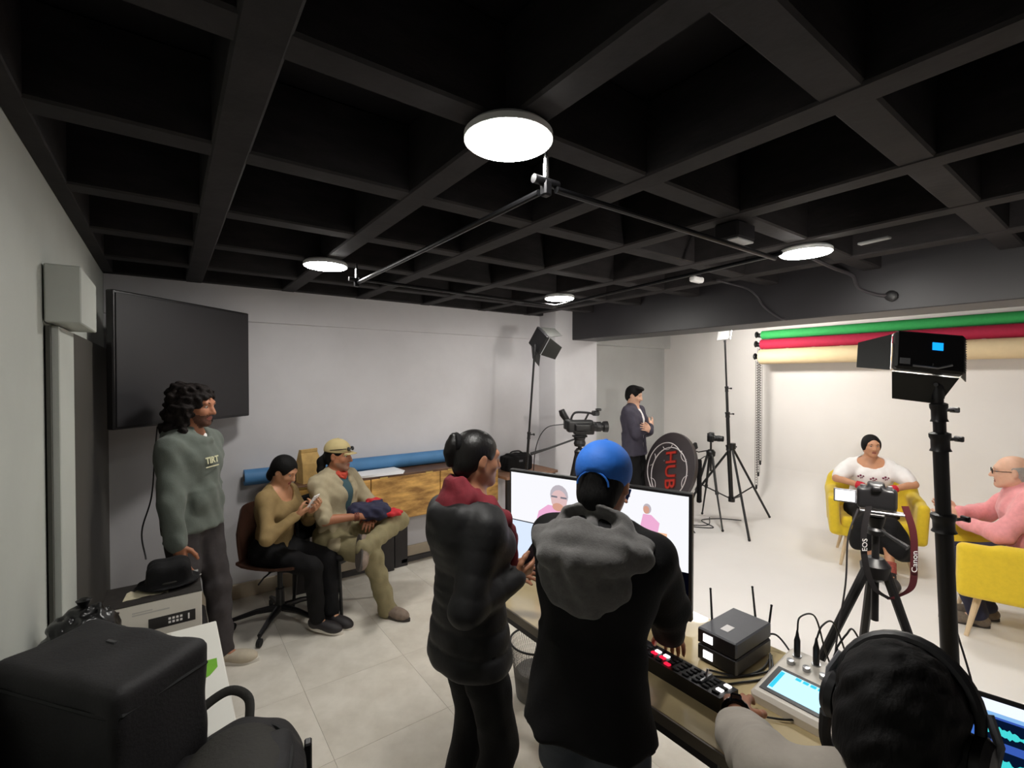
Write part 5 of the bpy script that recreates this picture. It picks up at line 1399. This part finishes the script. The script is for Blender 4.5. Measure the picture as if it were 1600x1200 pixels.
mb = MB(); mb.lathe([(.05, 0), (.06, .03), (.05, .06), (.06, .09)], n=18); mb.box((0, 0, .1), (.07, .14, .02), bev=.004); obj('fluid_head', mb.xf(Mv), m_tri, t)
mb = MB(); mb.tube([Mv @ V(0, -.05, .07), Mv @ V(.05, -.32, -.01), Mv @ V(.06, -.50, -.06)], [.010, .010, .016], 8); obj('pan_handle', mb, m_tri, t)
cable([vb + Mv @ V(0, -.16, .0) + V(0, 0, 1.34), vb + Mv @ V(.0, -.34, 0) + V(0, 0, 1.30), vb + Mv @ V(0, -.44, 0) + V(0, 0, 1.1), vb + Mv @ V(0, -.46, 0) + V(0, 0, .7), vb + Mv @ V(0, -.4, 0) + V(0, 0, .01)], .005, 'black cable hanging behind the shoulder video camera')
# second tripod with stills camera beside the back right stand
tripod('camera_tripod', 'slim black tripod beside the back right light stand', (5.42, 3.24, .86), ((5.21, 2.96, 0), (5.16, 3.44, 0), (5.66, 3.50, 0)), 1.0, m_tri, .012)
stills_camera('stills_camera', 'black stills camera without a lit screen on the slim tripod at the back', (5.42, 3.24, 1.005), hd(165), False)
t = thing('field_monitor', 'small black field monitor on an arm left of the slim tripod', 'monitor', (5.20, 3.34, .88))
mb = MB(); mb.box((0, 0, .06), (.14, .04, .08), rot('y', -20), bev=.008); obj('case', mb, m_plast_b, t)
mb = MB(); mb.tube([(0, 0, .03), (.08, -.02, 0), (.22, -.09, .02)], .008, 6); obj('arm', mb, m_tri, t)
t = thing('hanging_pouch', 'long narrow black pouch hanging beside the slim tripod', 'pouch', (5.30, 3.32, .24))
S_ = Sculpt(.007); S_.box((0, 0, .28), (.03, .025, .27), .018); S_.folds(.002, .08); sobj('pouch', S_, m_black_cloth, t)
mb = MB(); mb.tube([(0, 0, .54), (.06, -.03, .58), (.13, -.075, .59)], .006, 6); obj('strap', mb, m_cable, t)
for i, P in enumerate(([(5.05, 3.3, .006), (5.25, 3.1, .006), (5.4, 3.35, .006), (5.65, 3.25, .006), (5.8, 3.05, .006)], [(4.9, 3.12, .006), (5.1, 3.3, .006), (5.3, 3.2, .006), (5.6, 3.36, .006)])):
    cable(P, .006, ('black cable snaking on the white floor under the back right stand', 'black cable lying farther left on the white floor by the slim tripod')[i])

# round sign
m_sign = mat('sign_dark', (62, 56, 58), .4, var=.08, scale=6)
m_neon = mat('sign_white_line', (214, 206, 206), .4); m_sred = mat('sign_red', (190, 44, 26), .45)
t = thing('round_sign', 'large dark round sign with white rings and the red letters HUB', 'sign', (4.72, 3.36, .74))
nrm_s = nrm(hd(36.2) @ V(-.88, -.34, .25)); x_s = nrm(np.cross(V(0, 0, 1), nrm_s)); y_s = np.cross(nrm_s, x_s)
tw = math.radians(-14); x2, y2 = x_s * math.cos(tw) + y_s * math.sin(tw), -x_s * math.sin(tw) + y_s * math.cos(tw)
Ms = np.column_stack([x2, y2, nrm_s])
mb = MB(); mb.lathe([(.40, -.05), (.425, -.045), (.425, -.005), (.418, 0), (.0001, .0)], n=56); obj('disc', mb.xf(Ms), m_sign, t)
def ring(cx, cy, r, a0=0, a1=360, w=.006):
    mb = MB(); n_ = max(8, int(48 * (a1 - a0) / 360)); pts = [(cx + r * math.cos(math.radians(a)), cy + r * math.sin(math.radians(a)), .006) for a in np.linspace(a0, a1, n_, endpoint=(a1 - a0 < 360))]
    mb.tube(pts, w, 6, closed=(a1 - a0 >= 360)); obj('ring', mb.xf(Ms), m_neon, t)
ring(.04, -.04, .295); ring(-.05, -.02, .30, 60, 290); ring(.02, .0, .36, 235, 330); 
for a in (60, 180, 300, 0, 120, 240): ring(.02 + .36 * math.cos(math.radians(a)), -.02 + .33 * math.sin(math.radians(a)), .09, a + 120, a + 240, .004)
Rz = rot('z', -90 - math.degrees(tw) + 14)
tx_ = text_mb('HUB', .225, .012, Ms @ Rz, Ms @ V(.05, -.0, .008), bold=-.0); obj('letters', tx_, m_sred, t)
tx_ = text_mb('HUB', .225, .014, Ms @ Rz, Ms @ V(.05, -.0, .006), bold=.008); obj('letter_outline', tx_, mat('sign_red_dark', (110, 30, 24), .5), t)
for dx, dy in ((-.10, .05), (.22, .2), (.20, -.24)):
    mb = MB(); mb.lathe([(.009, 0), (.009, .006), (.0001, .008)], Ms @ V(dx, dy, 0), Ms, 10); obj('screw', mb, m_alu, t)
t = thing('flight_case', 'low black crate carrying the round sign, mostly hidden behind the monitor', 'crate', (4.74, 3.36, 0))
mb = MB(); mb.box((0, 0, .16), (.40, .26, .32), hd(60), bev=.012); obj('box', mb, m_plast_b, t)
mb = MB(); mb.box((0, 0, .25), (.405, .265, .012), hd(60)); obj('edge_trim', mb, m_alu, t)

# backdrop rolls
def roll(z, r, x, col, nm, label, hook, length=5.0):
    t = thing('backdrop_roll', label, 'roll', (x, 3.17, z))
    mb = MB(); mb.cyl((0, 0, 0), (0, -length, 0), r, n=28); obj('cloth', mb, col, t)
    mb = MB(); mb.cyl((0, .015, 0), (0, -length - .015, 0), r * .55, n=18); obj('core', mb, m_whitec, t)
    mb = MB(); mb.box(((XR - x) / 2 - .004, .05, -.005), (XR - x - .01, .02, .05), bev=.003); mb.tube(curve_pts([(-.02, .05, .02), (-.06, .05, .035), (-.085, .05, .0), (-.06, .05, -.03)]), .014, 8); mb.cyl((0, .065, 0), (0, .0, 0), .03, n=14); obj('hook', mb, m_plast_b, t)
    return t
roll(2.375, .057, 6.55, mat('roll_green', (52, 168, 88), .8, var=.06, scale=30, bump=.1), '', 'green backdrop roll, topmost of three rolls on the white wall', 0)
t = roll(2.248, .066, 6.53, mat('roll_red', (176, 30, 66), .8, var=.06, scale=30, bump=.1), '', 'dark red backdrop roll under the green one', 0)
for yy in np.linspace(-.03, -4.6, 16):
    mb = MB(); mb.box((-.012, yy, -.067), (.02, .03, .004), rot('z', 10)); obj('tape', mb, m_whitec, t)
mb = MB(); mb.box((-.064, -1.55, .01), (.006, .06, .05), bev=.002); obj('patch', mb, mat('tape_beige', (196, 160, 140), .7), t)
roll(2.08, .10, 6.51, mat('roll_cream', (232, 208, 166), .75, var=.03, scale=10, bump=.05), '', 'cream backdrop roll, lowest of three rolls on the white wall', 0)
def chain(y, z0, z1, label, wdt=.018):
    t = thing('pull_chain', label, 'chain', (6.50, y, z1)); mb = MB()
    n_ = int((z0 - z1) / .034)
    for i in range(n_):
        z = .01 + i * .034
        mb.box((0, 0, z), (.012, .008, .02), bev=.003)
    for s_ in (-1, 1): mb.tube([(0, s_ * wdt, 0), (0, s_ * wdt, z0 - z1)], .0028, 5)
    o = obj('links', mb, mat('chain_dark', (64, 58, 56), .5), t); o['kind'] = 'stuff'
    mb = MB(); mb.lathe([(.008, -.05), (.014, -.04), (.014, 0), (.006, .01)], n=10); obj('weight', mb, m_plast_b, t)
chain(3.215, 2.03, .32, 'longest bead chain hanging from the backdrop rolls')
chain(3.19, 2.2, .50, 'middle bead chain hanging from the backdrop rolls')
chain(3.165, 2.3, .66, 'shortest bead chain hanging from the backdrop rolls')

# armchairs
m_yel = mat('upholstery_yellow', (226, 194, 42), .85, var=.04, scale=30, bump=.12, bscale=160, sheen=.2)
m_legw = mat('wood_pale', (214, 190, 156), .5, var=.08, scale=8)
def armchair(loc, head, label):
    t = thing('armchair', label, 'armchair', (loc[0], loc[1], 0), math.radians(-head), 'yellow armchairs')
    S_ = Sculpt(.009)
    for s_ in (-1, 1):
        S_.box((s_ * .325, .03, .48), (.045, .30, .185), .04, rot('z', 0) @ rot('y', s_ * 3), .03)
        S_.cone((s_ * .325, -.24, .64), (s_ * .325, .10, .635), .046, .042, .04)
    for a in np.linspace(0, PI, 25):
        p = V(.31 * math.cos(a), -.24 - .10 * math.sin(a), .68 + .12 * math.sin(a) ** .5)
        S_.cone(p, (p[0] * .93, p[1] + .02, .34), .048, .044, .05)
    S_.box((0, .0, .335), (.31, .30, .05), .03, None, .03)
    sobj('shell', S_, m_yel, t)
    S_ = Sculpt(.009); S_.box((0, .03, .42), (.27, .28, .055), .04); sobj('cushion', S_, m_yel, t)
    for sx_ in (-1, 1):
        for sy_ in (-1, 1):
            mb = MB(); mb.tube([(sx_ * .21, sy_ * .20, .30), (sx_ * .27, sy_ * .27 + (.0), 0)], [.023, .012], 10); obj('leg', mb, m_legw, t)
armchair((5.56, 1.62), 248, 'far yellow armchair under the woman in the white blouse')
armchair((4.81, .57), 345, 'near yellow armchair under the man in pink, cut by the picture edge')

# headphones
t = thing('headphones', 'large black headphones worn by the sound operator', 'headphones', F.hc)
k = F.k; R = F.hR
mb = MB(); pts = [R @ V(.103 * math.cos(a), -.005, .025 + .116 * math.sin(a)) * k for a in np.linspace(-.15, PI + .15, 22)]
mb.tube(pts, [.008] * 3 + [.012] * 16 + [.008] * 3, 10); obj('headband', mb, m_plast_b, t)
for g in (-1, 1):
    mb = MB(); mb.lathe([(.030, 0), (.042, .004), (.044, .016), (.036, .026), (.02, .03), (.0001, .03)], R @ V(g * .094, .0, -.01) * k, R @ basis((g, 0, 0)), 22); c_ = obj('ear_cup', mb, m_plast_b, t)
    mb = MB(); mb.lathe([(.028, -.018), (.04, -.014), (.04, .002), (.03, .006)], R @ V(g * .094, .0, -.01) * k, R @ basis((g, 0, 0)), 22); obj('ear_pad', mb, m_rub, c_)
    mb = MB(); mb.tube([R @ V(g * .12, .0, -.01) * k, R @ V(g * .124, 0, .03) * k, R @ V(g * .108, -.003, .07) * k], .007, 8); obj('yoke', mb, m_plast_g, t)
mb = MB(); mb.tube(curve_pts([R @ V(-.12, .01, -.05) * k, R @ V(-.13, .06, -.10) * k, R @ V(-.12, .10, -.14) * k]), .011, 8); obj('boom_microphone', mb, m_rub, t)
# stool
t = thing('stool', 'black stool under the sound operator', 'stool', (.747, .195, 0))
mb = MB(); mb.lathe([(.16, .40), (.19, .42), (.19, .455), (.17, .475), (.0001, .48)], n=28); obj('seat', mb, m_black_cloth, t)
for i in range(4):
    a = PI / 4 + PI / 2 * i; mb = MB(); mb.tube([(.11 * math.cos(a), .11 * math.sin(a), .41), (.2 * math.cos(a), .2 * math.sin(a), 0)], .012, 8); obj('leg', mb, m_tri, t)

# ------------------------------------------------------------------ left foreground pile
t = thing('low_table', 'low black table carrying the bags in the left foreground', 'table', (.0, .82, 0))
mb = MB(); mb.box((0, 0, .60), (.66, 1.5, .03), bev=.004); obj('tabletop', mb, m_steel_d, t)
for x in (-.3, .3):
    for y in (-.7, .7):
        mb = MB(); mb.box((x, y, .2925), (.04, .04, .585)); obj('leg', mb, m_steel_d, t)
m_bag = mat('bag_black_nylon', (24, 22, 24), .68, var=.15, scale=14, bump=.15, bscale=120)
m_bag2 = mat('bag_black_panel', (36, 34, 29), .7, var=.2, scale=9, bump=.15, bscale=90)
t = thing('equipment_case', 'big square black fabric case at the left edge', 'case', (-.137, 1.60, .616))
th_ = math.degrees(math.atan2(.209, .123)); Rb = rot('z', -52)
S_ = Sculpt(.008); S_.box((0, 0, .24), (.215, .122, .24), .025, Rb); S_.folds(.003, .14, 4); sobj('body', S_, m_bag, t)
for z_ in (.06, .42):
    mb = MB(); P = [Rb @ V(sx_ * .213, sy_ * .120, z_) for sx_, sy_ in ((-1, -1), (1, -1), (1, 1), (-1, 1))]
    Q = []
    for i in range(4): Q += [P[i] + (P[(i + 1) % 4] - P[i]) * f for f in (.06, .35, .65, .94)]
    mb.tube(Q, .006, 6, closed=True); obj('piping', mb, m_rub, t)
mb = MB(); mb.box(Rb @ V(-.02, .03, .481), (.03, .008, .004), Rb); obj('zip_pull', mb, m_alu, t)
t = thing('backpack', 'rounded black backpack lying flat in front of the white carton', 'backpack', (.125, 1.36, .616))
Rp = rot('z', -14)
S_ = Sculpt(.008); S_.box(Rp @ V(0, -.12, .10), (.165, .20, .10), .05, Rp, .02); S_.ell(Rp @ V(0, .10, .10), (.165, .17, .11), Rp, .05); S_.box(Rp @ V(0, -.1, .20), (.13, .18, .02), .02, Rp, .03); S_.folds(.003, .12, 7)
sobj('body', S_, m_bag, t)
mb = MB(); mb.tube([Rp @ V(.135 * math.cos(a), -.02 + .20 * math.sin(a), .205 - .02 * abs(math.sin(a))) for a in np.linspace(-.5, PI + .5, 26)], .007, 6); obj('zip', mb, m_rub, t)
S_ = Sculpt(.007); S_.ell(Rp @ V(0, -.02, .205), (.12, .17, .035), Rp, .02); sobj('front_panel', S_, m_bag2, t)
mb = MB(); mb.tube(curve_pts([Rp @ V(-.13, .19, .13), Rp @ V(-.14, .25, .19), Rp @ V(-.06, .29, .23), Rp @ V(.0, .27, .21), Rp @ V(.01, .22, .16)]), .010, 8, flat=(1.3, .35)); obj('strap', mb, m_bag2, t)
for g in (-1, 1):
    mb = MB(); mb.box(Rp @ V(.172, -.05 + .12 * g, .11), (.02, .03, .12), Rp, bev=.004); obj('buckle', mb, m_plast_b, t)
t = thing('white_carton', 'large white carton with a bright green leaf print, standing on the floor at left', 'box', (-.02, 2.07, 0))
mb = MB(); mb.box((0, 0, .35), (.38, .86, .70), bev=.004); obj('carton', mb, mat('carton_white', (232, 230, 222), .55), t)
mb = MB(); lf = [(-.10, -.02), (-.06, .035), (0, .06), (.06, .055), (.105, .03), (.075, -.03), (.03, -.06), (-.03, -.065), (-.08, -.05)]
mb.prism(lf, .001, (.085, .02, .7002), rot('z', 25)); obj('leaf_print', mb, mat('leaf_green', (112, 176, 40), .5, var=.08), t)
mb = MB(); mb.box((0, 0, .7005), (.05, .85, .001)); obj('tape', mb, mat('tape_clear', (222, 218, 206), .3), t)
t = thing('storage_crate', 'dark crate behind the white carton, under the printed box', 'crate', (-.08, 2.72, 0))
mb = MB(); mb.box((0, 0, .31), (.46, .40, .62), bev=.01); obj('box', mb, m_plast_b, t)
t = thing('printed_box', 'white product box with a torn black printed lid and a small black label strip', 'box', (-.035, 2.70, .622))
mb = MB(); mb.box((-.02, 0, .10), (.35, .25, .20), bev=.003); obj('box', mb, mat('box_white', (216, 210, 200), .55, var=.02), t)
mb = MB(); mb.box((-.02, .0, .2015), (.352, .252, .003)); lid = obj('lid', mb, mat('lid_black', (44, 40, 38), .5, var=.35, scale=30), t)
mb = MB(); rg = np.random.RandomState(5)
top_ = [(-.10 + .16 * i / 12, .055 + rg.uniform(-.012, .012)) for i in range(13)]; bot_ = [(.05 - .16 * i / 12, -.035 + rg.uniform(-.012, .012)) for i in range(13)]
mb.prism(bot_[::-1] + top_[::-1], .001, (-.02, -.02, .203)); obj('torn_patch', mb, mat('torn_paper', (196, 186, 160), .8, var=.08, scale=40), lid)
mb = MB()
for i in range(6): mb.box((.12 + rg.uniform(-.025, .02), .05 + rg.uniform(-.05, .06), .212 + rg.uniform(-.006, .01)), (.04, .03, .002), rot('z', rg.uniform(0, 90)) @ rot('x', rg.uniform(-30, 30)))
obj('torn_flap', mb, mat('torn_tape', (170, 168, 166), .35), lid)
mb = MB(); mb.box((.045, -.1255, .10), (.17, .001, .05)); st = obj('label_strip', mb, mat('label_black', (30, 28, 28), .5), t)
mb = MB()
for i in range(4):
    for j in range(2): mb.box((.045 + .014 * i - .01, -.1262, .092 + .016 * j), (.009, .0006, .010))
mb.box((.105, -.1262, .10), (.006, .0006, .026)); obj('label_icons', mb, m_whitec, st)
mb = MB(); mb.box((-.03, -.1256, .155), (.13, .0006, .006)); mb.box((-.06, -.1256, .165), (.07, .0006, .005)); obj('faint_print', mb, mat('print_pale', (186, 182, 176), .6), t)
t = thing('black_hat', 'black hat resting on top of the torn printed box', 'hat', (.0, 2.74, .827))
S_ = Sculpt(.006); S_.box((0, 0, .055), (.085, .085, .055), .04); S_.ell((0, 0, .014), (.125, .115, .013), None, .02); S_.folds(.002, .07); sobj('crown', S_, m_black_cloth, t)
mb = MB(); mb.tube([(.086 * math.cos(a), .086 * math.sin(a), .032) for a in np.linspace(0, 2 * PI, 28, endpoint=False)], .006, 6, closed=True); obj('hat_band', mb, m_bag2, t)
m_gloss = mat('bag_glossy_black', (14, 14, 15), .3, var=.2)
for nm, lab, c, r in (('plastic_bag', 'shiny black crumpled plastic bag behind the square case', (-.235, 2.14, .86), (.11, .11, .16)), ('plastic_bag', 'shiny black plastic bag at the left picture edge', (-.25, 1.86, .84), (.09, .09, .14))):
    t = thing(nm, lab, 'bag', (c[0], c[1], c[2] - r[2]))
    S_ = Sculpt(.007); S_.ell((0, 0, r[2]), r, None, .02)
    rg = np.random.RandomState(int(c[1] * 100))
    for i in range(22):
        d = rg.normal(size=3); d[2] = abs(d[2]); d /= np.linalg.norm(d); S_.ell(V(0, 0, r[2]) + d * V(*r) * .85, V(.05, .03, .03) * rg.uniform(.6, 1.2), basis(d), .012)
    S_.folds(.006, .04, 3, 9); sobj('bag', S_, m_gloss, t)
    mb = MB(); mb.lathe([(.02, -.02), (.010, .0), (.022, .025), (.012, .03)], (0, 0, r[2] * 2), None, 10); obj('tied_end', mb, m_gloss, t)
cable([(-.10, 3.2, .82), (-.12, 3.3, .95), (-.08, 3.5, 1.1), (-.07, 3.9, 1.3), (-.06, 4.2, 1.45)], .004, 'thin dark cable hanging from the wall screen behind the man in green')
